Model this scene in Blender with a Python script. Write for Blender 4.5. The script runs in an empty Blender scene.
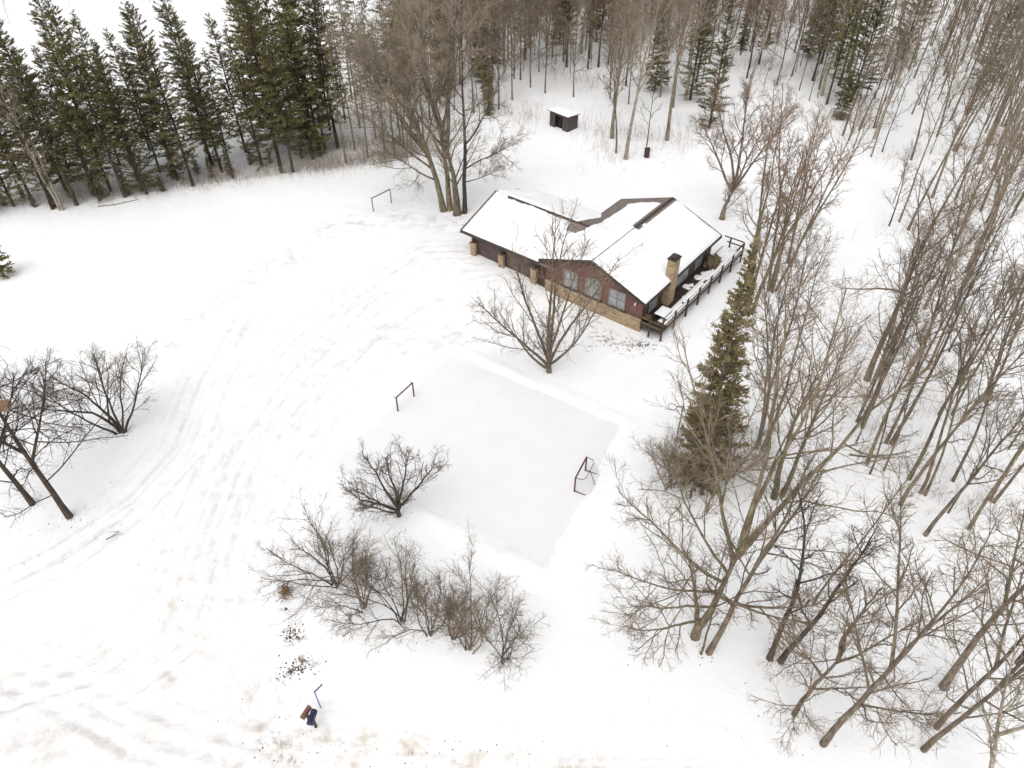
import bpy, math, random
import numpy as np
R = math.radians
scene = bpy.context.scene
col = scene.collection

# ------------------------------------------------------------------ camera
CAM_H, PITCH, FPX = 34.0, 42.0, 740.0
cam_d = bpy.data.cameras.new('camera'); cam = bpy.data.objects.new('camera', cam_d); col.objects.link(cam)
cam_d.sensor_width = 36.0; cam_d.lens = FPX / 1024 * 36.0
cam_d.clip_start = 0.5; cam_d.clip_end = 6000
cam.location = (0, 0, CAM_H); cam.rotation_euler = (R(90 - PITCH), 0, 0)
scene.camera = cam
scene.render.resolution_x = 1024; scene.render.resolution_y = 768

# ------------------------------------------------------------------ overcast daylight
SUN_EL, SUN_AZ = 62.0, 200.0
world = bpy.data.worlds.new('World'); scene.world = world; world.use_nodes = True
nt = world.node_tree; nt.nodes.clear()
wo = nt.nodes.new('ShaderNodeOutputWorld'); bg = nt.nodes.new('ShaderNodeBackground')
sky = nt.nodes.new('ShaderNodeTexSky'); sky.sky_type = 'NISHITA'; sky.sun_disc = False
sky.sun_elevation = R(SUN_EL); sky.sun_rotation = R(SUN_AZ); sky.dust_density = 4.0; sky.air_density = 1.0
hsv = nt.nodes.new('ShaderNodeHueSaturation'); hsv.inputs['Saturation'].default_value = 0.12
bg.inputs['Strength'].default_value = 0.15
nt.links.new(sky.outputs[0], hsv.inputs['Color']); nt.links.new(hsv.outputs[0], bg.inputs['Color'])
nt.links.new(bg.outputs[0], wo.inputs['Surface'])
sl = bpy.data.lights.new('sun', 'SUN'); sl.energy = 1.0; sl.angle = R(110); sl.color = (1.0, 0.985, 0.965)
so = bpy.data.objects.new('sun', sl); col.objects.link(so)
so.rotation_euler = (R(90 - SUN_EL), 0, R(180 - SUN_AZ) )
so.location = (0, -20, 80)
scene.view_settings.view_transform = 'Standard'; scene.view_settings.look = 'None'
scene.view_settings.gamma = 1.0; scene.view_settings.exposure = 0.15
scene.cycles.max_bounces = 6; scene.cycles.diffuse_bounces = 4; scene.cycles.glossy_bounces = 2

# ------------------------------------------------------------------ pixel -> place
_p = R(PITCH)
FW = np.array([0, math.cos(_p), -math.sin(_p)]); RT = np.array([1., 0, 0]); UP = np.cross(RT, FW)
def G(x, y, z=0.0):
    d = FW * FPX + RT * (x - 512) - UP * (y - 384)
    t = (z - CAM_H) / d[2]
    return np.array([0, 0, CAM_H]) + d * t
def PX(P):
    d = np.asarray(P, float) - [0, 0, CAM_H]; z = d @ FW
    return 512 + FPX * (d @ RT) / z, 384 - FPX * (d @ UP) / z

# ------------------------------------------------------------------ materials
def mat(name, base=(.5, .5, .5), rough=.8, var=None, scale=4.0, detail=4.0, bump=0.0, bscale=None, metallic=0.0, spec=.3, stretch=None, objvar=0.0, coords='Object'):
    m = bpy.data.materials.new(name); m.use_nodes = True
    n = m.node_tree; b = n.nodes['Principled BSDF']
    b.inputs['Roughness'].default_value = rough; b.inputs['Metallic'].default_value = metallic
    b.inputs['Specular IOR Level'].default_value = spec
    b.inputs['Base Color'].default_value = (*base, 1)
    tc = n.nodes.new('ShaderNodeTexCoord'); mp = n.nodes.new('ShaderNodeMapping')
    n.links.new(tc.outputs[coords], mp.inputs['Vector'])
    if stretch: mp.inputs['Scale'].default_value = stretch
    out = None
    if var is not None:
        nz = n.nodes.new('ShaderNodeTexNoise'); nz.inputs['Scale'].default_value = scale; nz.inputs['Detail'].default_value = detail
        n.links.new(mp.outputs[0], nz.inputs['Vector'])
        rp = n.nodes.new('ShaderNodeValToRGB'); rp.color_ramp.elements[0].position = .32; rp.color_ramp.elements[1].position = .68
        rp.color_ramp.elements[0].color = (*base, 1); rp.color_ramp.elements[1].color = (*var, 1)
        n.links.new(nz.outputs['Fac'], rp.inputs['Fac']); out = rp.outputs[0]
        if objvar:
            oi = n.nodes.new('ShaderNodeObjectInfo'); mr = n.nodes.new('ShaderNodeMapRange')
            mr.inputs['To Min'].default_value = 1 - objvar; mr.inputs['To Max'].default_value = 1 + objvar
            n.links.new(oi.outputs['Random'], mr.inputs['Value'])
            hs = n.nodes.new('ShaderNodeHueSaturation'); n.links.new(mr.outputs[0], hs.inputs['Value']); n.links.new(out, hs.inputs['Color'])
            out = hs.outputs[0]
        n.links.new(out, b.inputs['Base Color'])
    if bump:
        nb = n.nodes.new('ShaderNodeTexNoise'); nb.inputs['Scale'].default_value = bscale or scale * 2; nb.inputs['Detail'].default_value = 6
        n.links.new(mp.outputs[0], nb.inputs['Vector'])
        bp = n.nodes.new('ShaderNodeBump'); bp.inputs['Strength'].default_value = bump; bp.inputs['Distance'].default_value = .05
        n.links.new(nb.outputs['Fac'], bp.inputs['Height']); n.links.new(bp.outputs[0], b.inputs['Normal'])
    return m

M = {}
M['bark'] = mat('bark_grey_brown', (.09, .068, .048), .9, (.29, .235, .17), 7.0, 8, .9, 16, stretch=(1, 1, .25), objvar=.3)
M['bark_dark'] = mat('bark_dark_brown', (.030, .023, .018), .9, (.105, .082, .06), 7.0, 8, .9, 16, stretch=(1, 1, .25), objvar=.25)
M['bark_pale'] = mat('bark_pale', (.20, .16, .12), .85, (.48, .42, .34), 6.0, 8, .5, 14, stretch=(1, 1, .5), objvar=.2)
M['bark_olive'] = mat('bark_olive_brown', (.085, .068, .042), .9, (.275, .225, .145), 7.0, 8, .9, 16, stretch=(1, 1, .25), objvar=.3)
M['twig'] = mat('twig_tan', (.145, .108, .076), .9, (.25, .19, .135), 1.2, 2, objvar=.3)
M['twig_dark'] = mat('twig_dark', (.045, .033, .027), .9, (.09, .068, .054), 1.2, 2, objvar=.2)
M['twig_grey'] = mat('twig_grey_brown', (.20, .165, .12), .9, (.31, .255, .19), 1.2, 2, objvar=.2)
M['twig_red'] = mat('twig_reddish', (.18, .105, .07), .9, (.27, .175, .12), 1.2, 2, objvar=.2)

def needle_mat(name, a, b_):
    m = bpy.data.materials.new(name); m.use_nodes = True; n = m.node_tree; b = n.nodes['Principled BSDF']
    b.inputs['Roughness'].default_value = .7; b.inputs['Specular IOR Level'].default_value = .25
    at = n.nodes.new('ShaderNodeAttribute'); at.attribute_name = 'tint'
    mx = n.nodes.new('ShaderNodeMix'); mx.data_type = 'RGBA'
    mx.inputs['A'].default_value = (*a, 1); mx.inputs['B'].default_value = (*b_, 1)
    n.links.new(at.outputs['Fac'], mx.inputs['Factor'])
    oi = n.nodes.new('ShaderNodeObjectInfo'); mr = n.nodes.new('ShaderNodeMapRange')
    mr.inputs['To Min'].default_value = .72; mr.inputs['To Max'].default_value = 1.3
    n.links.new(oi.outputs['Random'], mr.inputs['Value'])
    hs = n.nodes.new('ShaderNodeHueSaturation'); n.links.new(mr.outputs[0], hs.inputs['Value'])
    n.links.new(mx.outputs['Result'], hs.inputs['Color']); n.links.new(hs.outputs[0], b.inputs['Base Color'])
    return m
M['needle'] = needle_mat('needles_dark_green', (.066, .070, .029), (.26, .23, .10))
M['needle_olive'] = needle_mat('needles_olive', (.085, .080, .032), (.265, .225, .105))
M['needle_cedar'] = needle_mat('needles_cedar', (.095, .084, .034), (.29, .24, .125))
M['needle_brown'] = needle_mat('needles_brown_dead', (.12, .09, .045), (.24, .18, .10))

def snow_mat(name, ground=False):
    m = bpy.data.materials.new(name); m.use_nodes = True; n = m.node_tree; b = n.nodes['Principled BSDF']
    b.inputs['Roughness'].default_value = .65; b.inputs['Specular IOR Level'].default_value = .2
    tc = n.nodes.new('ShaderNodeTexCoord')
    def noise(sc, det=5, rough=.55):
        z = n.nodes.new('ShaderNodeTexNoise'); z.inputs['Scale'].default_value = sc; z.inputs['Detail'].default_value = det; z.inputs['Roughness'].default_value = rough
        n.links.new(tc.outputs['Object'], z.inputs['Vector']); return z
    def math_(op, a, b2, clamp=False):
        k = n.nodes.new('ShaderNodeMath'); k.operation = op; k.use_clamp = clamp
        for i, v in enumerate((a, b2)):
            if hasattr(v, 'links'): n.links.new(v, k.inputs[i])
            else: k.inputs[i].default_value = v
        return k.outputs[0]
    n1 = noise(.35, 6)
    rp = n.nodes.new('ShaderNodeValToRGB'); rp.color_ramp.elements[0].position = .3; rp.color_ramp.elements[1].position = .7
    rp.color_ramp.elements[0].color = (.865, .865, .872, 1); rp.color_ramp.elements[1].color = (.915, .912, .91, 1)
    n.links.new(n1.outputs['Fac'], rp.inputs['Fac'])
    colr = rp.outputs[0]
    if ground:
        def blend(attr, colour, nsc, lo, hi, base):
            at = n.nodes.new('ShaderNodeAttribute'); at.attribute_name = attr
            nz = noise(nsc, 8, .7)
            mr = n.nodes.new('ShaderNodeMapRange'); mr.inputs['From Min'].default_value = lo; mr.inputs['From Max'].default_value = hi
            n.links.new(nz.outputs['Fac'], mr.inputs['Value'])
            f = math_('MULTIPLY', at.outputs['Fac'], mr.outputs[0], True)
            mx = n.nodes.new('ShaderNodeMix'); mx.data_type = 'RGBA'
            n.links.new(f, mx.inputs['Factor']); n.links.new(base, mx.inputs['A']); mx.inputs['B'].default_value = (*colour, 1)
            return mx.outputs['Result']
        colr = blend('packed', (.56, .54, .525), 1.6, .28, .60, colr)
        colr = blend('dirt', (.50, .40, .29), .8, .42, .66, colr)
        colr = blend('soil', (.16, .12, .085), 2.2, .52, .60, colr)
    n.links.new(colr, b.inputs['Base Color'])
    nb = noise(1.6 if ground else 2.0, 9, .62)
    bp = n.nodes.new('ShaderNodeBump'); bp.inputs['Strength'].default_value = .42 if ground else .3; bp.inputs['Distance'].default_value = .16
    n.links.new(nb.outputs['Fac'], bp.inputs['Height']); n.links.new(bp.outputs[0], b.inputs['Normal'])
    return m
M['snow'] = snow_mat('snow_ground', True); M['snow_cap'] = snow_mat('snow_cap')
M['ice'] = mat('rink_ice', (.765, .76, .768), .45, (.795, .79, .797), .6, 9, .06, 3.0, spec=.35)
M['shingle'] = mat('shingles', (.13, .11, .10), .9, (.24, .205, .18), 5, 6, .5, 18)
M['dark_trim'] = mat('dark_trim', (.045, .034, .030), .7, (.075, .058, .05), 3)
M['dark_wood'] = mat('dark_stained_wood', (.05, .032, .026), .8, (.10, .068, .055), 5, 5, .3, 20, stretch=(1, 1, .3))
M['siding'] = mat('brown_siding', (.075, .052, .046), .8, (.12, .085, .075), 4, 5, .2, 20)
M['garage'] = mat('garage_door_brown', (.085, .060, .058), .6, (.115, .085, .08), 1.5, 4)
M['pane'] = mat('window_pane', (.24, .25, .25), .15, (.38, .39, .385), 1.3, 3, spec=.6)
M['frame'] = mat('window_frame_grey', (.20, .19, .18), .6, (.28, .27, .26), 6)
M['deck'] = mat('deck_wood', (.028, .02, .017), .85, (.06, .043, .036), 5, 5, .3, 20)
M['moss'] = mat('mossy_wood', (.07, .055, .028), .9, (.17, .135, .075), 9, 5, .3, 20)
M['red_metal'] = mat('goal_dark_red', (.085, .022, .024), .5, (.13, .04, .04), 6)
M['rust_metal'] = mat('goal_rusty', (.10, .038, .034), .6, (.16, .07, .062), 8)
M['grey_metal'] = mat('weathered_metal', (.16, .14, .13), .6, (.24, .21, .19), 8)
M['net'] = mat('net_cord', (.55, .50, .50), .9)
M['shed'] = mat('shed_boards', (.06, .048, .045), .85, (.115, .095, .09), 4, 5, .3, 14, stretch=(3, 3, .3))
M['shade_in'] = mat('painted_interior_shade', (.012, .011, .011), .9)  # near-black colour standing in for shade inside the shed
M['barrel'] = mat('barrel_maroon', (.06, .02, .025), .6, (.10, .04, .04), 6)
M['blue'] = mat('blue_plate', (.02, .09, .25), .5, (.03, .13, .32), 6)
M['navy'] = mat('navy_box', (.015, .018, .05), .5, (.03, .03, .07), 6)
M['redbrown'] = mat('red_brown_box', (.16, .075, .055), .7, (.22, .11, .085), 8)
M['leaf'] = mat('dry_leaf', (.16, .085, .035), .9, (.28, .16, .07), 9)
M['litter'] = mat('leaf_litter', (.06, .042, .03), .9, (.16, .11, .075), 3)
M['box_wood'] = mat('box_wood', (.17, .105, .065), .85, (.26, .17, .11), 5, 5, .2, 20)
M['lamp'] = mat('lamp_white', (.8, .8, .78), .4)

def brick_mat(name, c1, c2, mortar, sc, w, h, bumpd=.02, mort=.02):
    m = bpy.data.materials.new(name); m.use_nodes = True; n = m.node_tree; b = n.nodes['Principled BSDF']
    b.inputs['Roughness'].default_value = .88
    tc = n.nodes.new('ShaderNodeTexCoord'); sp = n.nodes.new('ShaderNodeSeparateXYZ'); ad = n.nodes.new('ShaderNodeMath'); cb = n.nodes.new('ShaderNodeCombineXYZ')
    n.links.new(tc.outputs['Object'], sp.inputs[0]); n.links.new(sp.outputs[0], ad.inputs[0]); n.links.new(sp.outputs[1], ad.inputs[1])
    n.links.new(ad.outputs[0], cb.inputs[0]); n.links.new(sp.outputs[2], cb.inputs[1])
    br = n.nodes.new('ShaderNodeTexBrick'); br.inputs['Color1'].default_value = (*c1, 1); br.inputs['Color2'].default_value = (*c2, 1); br.inputs['Mortar'].default_value = (*mortar, 1)
    br.inputs['Scale'].default_value = sc; br.inputs['Brick Width'].default_value = w; br.inputs['Row Height'].default_value = h; br.inputs['Mortar Size'].default_value = mort
    n.links.new(cb.outputs[0], br.inputs['Vector'])
    nz = n.nodes.new('ShaderNodeTexNoise'); nz.inputs['Scale'].default_value = 2.2; nz.inputs['Detail'].default_value = 5
    n.links.new(tc.outputs['Object'], nz.inputs['Vector'])
    mr = n.nodes.new('ShaderNodeMapRange'); mr.inputs['To Min'].default_value = .6; mr.inputs['To Max'].default_value = 1.4
    n.links.new(nz.outputs['Fac'], mr.inputs['Value'])
    hs = n.nodes.new('ShaderNodeHueSaturation'); n.links.new(br.outputs['Color'], hs.inputs['Color']); n.links.new(mr.outputs[0], hs.inputs['Value'])
    n.links.new(hs.outputs[0], b.inputs['Base Color'])
    bp = n.nodes.new('ShaderNodeBump'); bp.inputs['Distance'].default_value = bumpd; bp.inputs['Strength'].default_value = .8; bp.invert = True
    n.links.new(br.outputs['Fac'], bp.inputs['Height']); n.links.new(bp.outputs[0], b.inputs['Normal'])
    return m
M['brick'] = brick_mat('red_brown_brick', (.22, .082, .058), (.10, .040, .032), (.24, .18, .155), 1.0, .34, .13, mort=.016)
M['stone'] = brick_mat('tan_stone', (.43, .30, .165), (.22, .145, .085), (.42, .34, .24), 1.0, .42, .21, mort=.03)

# ------------------------------------------------------------------ mesh helpers
class MB:
    def __init__(s): s.v = []; s.f = []
    def add(s, vs, fs):
        o = len(s.v); s.v += [tuple(map(float, p)) for p in vs]; s.f += [tuple(i + o for i in f) for f in fs]; return s
    def box(s, x0, x1, y0, y1, z0, z1):
        return s.add([(x0, y0, z0), (x1, y0, z0), (x1, y1, z0), (x0, y1, z0), (x0, y0, z1), (x1, y0, z1), (x1, y1, z1), (x0, y1, z1)],
                     [(0, 3, 2, 1), (4, 5, 6, 7), (0, 1, 5, 4), (1, 2, 6, 5), (2, 3, 7, 6), (3, 0, 4, 7)])
    def prism(s, poly, d):                                    # poly: list of 3-D points, extruded by vector d
        n = len(poly); a = [np.array(p, float) for p in poly]; d = np.array(d, float)
        vs = a + [p + d for p in a]
        fs = [tuple(range(n))[::-1], tuple(range(n, 2 * n))] + [(i, (i + 1) % n, n + (i + 1) % n, n + i) for i in range(n)]
        return s.add(vs, fs)
    def tube(s, pts, r, k=8, cap=True):
        pts = [np.array(p, float) for p in pts]; n = len(pts); rr = r if hasattr(r, '__len__') else [r] * n
        vs = []; fs = []
        ref = None
        for i, p in enumerate(pts):
            t = pts[min(i + 1, n - 1)] - pts[max(i - 1, 0)]; t /= np.linalg.norm(t) + 1e-9
            if ref is None or abs(ref @ t) > .95: ref = np.array([1., 0, 0]) if abs(t[0]) < .8 else np.array([0, 1., 0])
            e1 = np.cross(t, ref); e1 /= np.linalg.norm(e1); e2 = np.cross(t, e1)
            for j in range(k):
                a = 2 * math.pi * j / k; vs.append(p + rr[i] * (math.cos(a) * e1 + math.sin(a) * e2))
        for i in range(n - 1):
            for j in range(k): fs.append((i * k + j, i * k + (j + 1) % k, (i + 1) * k + (j + 1) % k, (i + 1) * k + j))
        if cap: fs += [tuple(range(k))[::-1], tuple(range((n - 1) * k, n * k))]
        return s.add(vs, fs)
    def build(s, name, material, parent=None, smooth=False):
        me = bpy.data.meshes.new(name); me.from_pydata(s.v, [], s.f); me.update()
        if smooth: me.shade_smooth()
        me.materials.append(M[material])
        return link(name, me, parent)
def link(name, me, parent=None):
    o = bpy.data.objects.new(name, me); col.objects.link(o)
    if parent is not None: o.parent = parent
    return o
def empty(name, loc=(0, 0, 0), rz=0.0):
    o = bpy.data.objects.new(name, None); col.objects.link(o); o.location = tuple(map(float, loc)); o.rotation_euler = (0, 0, rz); o.empty_display_size = .3
    return o
def tag(o, label, cat, group=None):
    o['label'] = label; o['category'] = cat
    if group: o['group'] = group
    return o
def kind(o, k): o['kind'] = k; return o
def fast_mesh(name, V, F, materials, smooth=False, midx=None, tint=None):
    """V (n,3) float, F (m,k) int"""
    me = bpy.data.meshes.new(name)
    m, k = F.shape
    me.vertices.add(len(V)); me.vertices.foreach_set('co', np.ascontiguousarray(V, dtype=np.float32).ravel())
    me.loops.add(m * k); me.loops.foreach_set('vertex_index', np.ascontiguousarray(F, dtype=np.int32).ravel())
    me.polygons.add(m); me.polygons.foreach_set('loop_start', np.arange(0, m * k, k, dtype=np.int32))
    me.polygons.foreach_set('use_smooth', np.full(m, smooth, dtype=bool))
    for q in materials: me.materials.append(M[q])
    if midx is not None: me.polygons.foreach_set('material_index', np.ascontiguousarray(midx, dtype=np.int32))
    if tint is not None:
        a = me.attributes.new('tint', 'FLOAT', 'POINT'); a.data.foreach_set('value', np.ascontiguousarray(tint, dtype=np.float32))
    me.update(calc_edges=True); me.validate()
    return me

# ------------------------------------------------------------------ noise and ground height
def vnoise(x, y, sc, seed):
    rs = np.random.RandomState(seed); T = rs.rand(256, 256)
    x = np.asarray(x) / sc; y = np.asarray(y) / sc
    xi = np.floor(x).astype(int); yi = np.floor(y).astype(int); fx = x - xi; fy = y - yi
    fx = fx * fx * (3 - 2 * fx); fy = fy * fy * (3 - 2 * fy)
    a = T[xi % 256, yi % 256]; b = T[(xi + 1) % 256, yi % 256]; c = T[xi % 256, (yi + 1) % 256]; d = T[(xi + 1) % 256, (yi + 1) % 256]
    return (a * (1 - fx) + b * fx) * (1 - fy) + (c * (1 - fx) + d * fx) * fy - .5
def sm(t): t = np.clip(t, 0, 1); return t * t * (3 - 2 * t)
def seg_dist(x, y, pts):
    best = np.full(np.shape(x), 1e9)
    for (ax, ay), (bx, by) in zip(pts[:-1], pts[1:]):
        dx, dy = bx - ax, by - ay; L = dx * dx + dy * dy
        t = np.clip(((x - ax) * dx + (y - ay) * dy) / L, 0, 1)
        best = np.minimum(best, np.hypot(x - ax - t * dx, y - ay - t * dy))
    return best
def gp(*px): return [tuple(G(*p)[:2]) for p in px]

HC = G(639, 331); HA = R(-38.0)                                # house origin (front right corner) and turn
hu = np.array([math.cos(HA), math.sin(HA)]); hv = np.array([-hu[1], hu[0]])
RINK = gp((450, 352), (622, 425), (548, 568), (330, 462))
def inside_dist(x, y, poly):                                   # >0 inside, <0 outside (convex)
    d = np.full(np.shape(x), 1e9); n = len(poly); cx = sum(p[0] for p in poly) / n; cy = sum(p[1] for p in poly) / n
    for i in range(n):
        (ax, ay), (bx, by) = poly[i], poly[(i + 1) % n]
        nx, ny = -(by - ay), bx - ax; L = math.hypot(nx, ny); nx /= L; ny /= L
        if (cx - ax) * nx + (cy - ay) * ny < 0: nx, ny = -nx, -ny
        d = np.minimum(d, (x - ax) * nx + (y - ay) * ny)
    return d

TRACKS = [gp((-30, 735), (110, 690), (180, 640), (205, 560), (240, 470), (300, 380), (370, 300), (440, 262), (478, 262)),
          gp((-30, 760), (130, 712), (205, 655), (235, 560), (270, 470), (335, 380), (405, 312), (462, 276), (500, 272)),
          gp((-30, 700), (80, 668), (150, 620), (178, 560), (215, 470), (270, 385), (345, 300), (425, 255), (466, 256)),
          gp((255, 705), (215, 640), (215, 560), (250, 450), (330, 370), (430, 300), (520, 290)),
          gp((-30, 640), (60, 690), (160, 740), (260, 770)),
          gp((0, 588), (60, 560), (140, 505), (190, 450), (215, 380), (250, 320))]
SINGLE = [gp((225, 668), (285, 642), (300, 632)), gp((190, 590), (250, 600), (290, 585))]
LUMPY = [gp((170, 345), (200, 312), (250, 282), (300, 250), (330, 228), (400, 215), (455, 225)), gp((380, 330), (420, 350), (450, 330))]
ROAD = [gp((-60, 735), (120, 745), (260, 775), (420, 800), (700, 800)), gp((-60, 765), (250, 790))]
DIRT = [gp((250, 690), (262, 738), (300, 752), (350, 768)), gp((330, 742), (420, 752), (520, 764), (600, 768)), gp((300, 742), (310, 752), (330, 760)),
        gp((-20, 690), (60, 660), (140, 640)), gp((0, 745), (120, 752)), gp((185, 560), (165, 640), (170, 700)), gp((230, 690), (260, 715))]
SOIL = [gp((288, 634), (297, 638)), gp((284, 675), (296, 668), (312, 660)), gp((600, 335), (630, 348), (650, 343)), gp((470, 238), (462, 236)), gp((268, 742), (296, 757))]

def ground_h(x, y, fine=False):
    x = np.asarray(x, float); y = np.asarray(y, float)
    h = .55 * vnoise(x, y, 26, 1) + .22 * vnoise(x, y, 9, 2) + .05 * vnoise(x, y, 2.6, 3)
    U = (x - HC[0]) * hu[0] + (y - HC[1]) * hu[1]; V = (x - HC[0]) * hv[0] + (y - HC[1]) * hv[1]
    # calm near the house, raised towards the garage
    du = np.maximum(np.maximum(-17 - U, U - 2), 0); dv = np.maximum(np.maximum(-1 - V, V - 13), 0); dh = np.hypot(du, dv)
    near = 1 - sm(dh / 9)
    slope = .45 * sm((-U - 6.5) / 6)
    h = h * (1 - near) + slope * near
    di = inside_dist(x, y, RINK)
    h = h * sm(-di / 7)
    if fine:
        edge = -di + .35 * vnoise(x, y, .9, 7) + .25 * vnoise(x, y, 3, 8)
        bank = .11 * np.exp(-((edge - .55) / .5) ** 2) * (.5 + 1.2 * (vnoise(x, y, 2.2, 9) + .5)) * (di < .05)
        h = h + bank
    gq = G(590, 484); near_goal = 1 - np.exp(-(((x - gq[0]) ** 2 + (y - gq[1]) ** 2) / 3.0))
    h = np.where(di - (.03 + .30 * near_goal * (vnoise(x, y, .8, 11) + .5) * (.4 + 1.2 * (vnoise(x, y, 4, 12) + .5)) if fine else di) > 0, -.10, h)
    if fine:
        w = sm(-di / 1.5) * (1 - near * .6)
        for i, t in enumerate(TRACKS):
            d = seg_dist(x, y, t) + .25 * vnoise(x, y, 3, 20 + i)
            for off in (-.8, .8):
                q = d - .8 if off > 0 else d
                h = h + w * (-.08 * np.exp(-(q / .22) ** 2) + .05 * np.exp(-((q - .5) / .2) ** 2)) * np.clip(.6 + 1.6 * vnoise(x, y, 6, 40 + i), 0, 1)
        dd = np.minimum.reduce([seg_dist(x, y, t) for t in TRACKS[:4]]); h = h + w * np.exp(-(dd / 3.5) ** 2) * (.10 * vnoise(x, y, .55, 36) + .09 * vnoise(x, y, 1.3, 37))
        for t in SINGLE: h = h - w * .07 * np.exp(-(seg_dist(x, y, t) / .25) ** 2)
        for t in LUMPY:
            d = seg_dist(x, y, t)
            h = h + w * np.exp(-(d / 1.6) ** 2) * (.30 * np.maximum(vnoise(x, y, .8, 31), 0) + .2 * np.maximum(vnoise(x, y, .45, 32), 0))
        open_ = sm((18 - np.abs(x + 18)) / 8) * sm((58 - y) / 8)
        h = h + w * open_ * (.07 * vnoise(x, y, .7, 33) * np.maximum(vnoise(x, y, 7, 34) + .15, 0) * 2)
        h = h + .02 * vnoise(x, y, .6, 35) * w
    return h
def gh(x, y): return float(ground_h(np.array([x]), np.array([y]))[0])
def at(px, py):
    P = G(px, py); z = gh(P[0], P[1]); P = G(px, py, z); P[2] = gh(P[0], P[1]); return P

def axis(lo, hi, step, far, grow):
    a = list(np.arange(lo, hi + 1e-6, step)); s = step; v = hi; up = []
    while v < far: s *= grow; v += s; up.append(v)
    s = step; v = lo; dn = []
    while v > -far: s *= grow; v -= s; dn.append(v)
    return np.array(dn[::-1] + a + up)
gx = axis(-42, 42, .19, 2500, 1.18); gy = axis(8, 72, .19, 2500, 1.18)
X, Y = np.meshgrid(gx, gy, indexing='ij')
Z = ground_h(X, Y, True)
far = np.clip((np.hypot(X, Y - 50) - 250) / 2000, 0, 1); Z = Z * (1 - far)
nx_, ny_ = len(gx), len(gy)
I = np.arange(nx_ * ny_).reshape(nx_, ny_)
F = np.stack([I[:-1, :-1], I[1:, :-1], I[1:, 1:], I[:-1, 1:]], -1).reshape(-1, 4)
me = fast_mesh('snow_ground', np.stack([X, Y, Z], -1).reshape(-1, 3), F, ['snow'], True)
def attr(name, val):
    a = me.attributes.new(name, 'FLOAT', 'POINT'); a.data.foreach_set('value', np.ascontiguousarray(val, dtype=np.float32).ravel())
pk = np.zeros_like(X)
for i, t in enumerate(TRACKS):
    d = seg_dist(X, Y, t) + .3 * vnoise(X, Y, 4, 80 + i)
    for j, (o_, a_) in enumerate(((0, .75), (.55, .4), (1.05, .65), (1.5, .3), (1.9, .5), (2.5, .25))):
        pk = np.maximum(pk, np.exp(-((d - o_) / .15) ** 2) * a_ * np.clip(.75 + 1.5 * vnoise(X, Y, 6, 90 + 7 * i + j) + .6 * vnoise(X, Y, .7, 91 + j), 0, 1))
    pk = np.maximum(pk, .30 * np.exp(-(d / 2.6) ** 2) * np.clip(.5 + 1.6 * vnoise(X, Y, 1.2, 77) + 1.5 * vnoise(X, Y, 5, 78), 0, 1))
for i, t in enumerate(ROAD):
    d = seg_dist(X, Y, t) + .25 * vnoise(X, Y, 5, 180 + i)
    for j in range(9):
        pk = np.maximum(pk, np.exp(-((d - .42 * j) / .14) ** 2) * (.75 - .05 * j) * np.clip(.5 + 2.0 * vnoise(X, Y, 4, 190 + 11 * i + j) + .6 * vnoise(X, Y, .6, 191 + j), 0, 1))
for t in LUMPY: pk = np.maximum(pk, np.exp(-(seg_dist(X, Y, t) / 1.5) ** 2) * np.clip(.2 + 1.6 * vnoise(X, Y, .55, 76), 0, .6))
dr = np.zeros_like(X)
for i, t in enumerate(DIRT): dr = np.maximum(dr, np.exp(-(seg_dist(X, Y, t) / (.65 if i < 3 else .5)) ** 2) * (1.3 if i < 3 else .55) * np.clip(.6 + 1.5 * vnoise(X, Y, .8, 88), 0, 1))
for t in ROAD: dr = np.maximum(dr, np.exp(-(seg_dist(X, Y, t) / 2.0) ** 2) * np.clip(.1 + .8 * vnoise(X, Y, 1.6, 86), 0, .4))
for t in TRACKS[:3]: dr = np.maximum(dr, np.exp(-((seg_dist(X, Y, t) - .3) / .35) ** 2) * np.clip(.12 + vnoise(X, Y, 6, 84), 0, .3) * sm((30 - Y) / 14))
sl_ = np.zeros_like(X)
for i, t in enumerate(SOIL): sl_ = np.maximum(sl_, np.exp(-(seg_dist(X, Y, t) / (.45 if i != 2 else .7)) ** 2) * (1.0 if i < 3 else .6))
attr('packed', pk); attr('dirt', dr); attr('soil', sl_)
kind(link('snow_ground', me), 'structure')

# rink ice: a thin flat slab in the hollow
b = MB(); b.prism([(x, y, -.09) for x, y in RINK], (0, 0, .07)); kind(b.build('rink_ice', 'ice'), 'structure')

# ------------------------------------------------------------------ house (local x along the front, y to the back)
house = tag(empty('house', (HC[0], HC[1], 0), HA), 'low brick house with snow covered gable roofs and double garage', 'house')
RX, RZ = -4.2, 4.78                                            # main ridge
EXR, EXL, EZ, SR, SL = .5, -8.95, 2.98, None, None             # main eaves
Y0, Y1 = -.6, 11.45
GY, GEF, GEB, GEZ = 4.0, -.6, 8.6, 2.76                        # garage ridge line, eaves
GZ = 4.36; GXL = -16.9
def main_z(x): return RZ - (x - RX) * (RZ - EZ) / (EXR - RX) if x > RX else RZ - (RX - x) * (RZ - EZ - .1) / (RX - EXL)
def gar_z(y): return GZ - (GY - y) * (GZ - GEZ) / (GY - GEF) if y < GY else GZ - (y - GY) * (GZ - GEZ) / (GEB - GY)
T = .16
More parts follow.
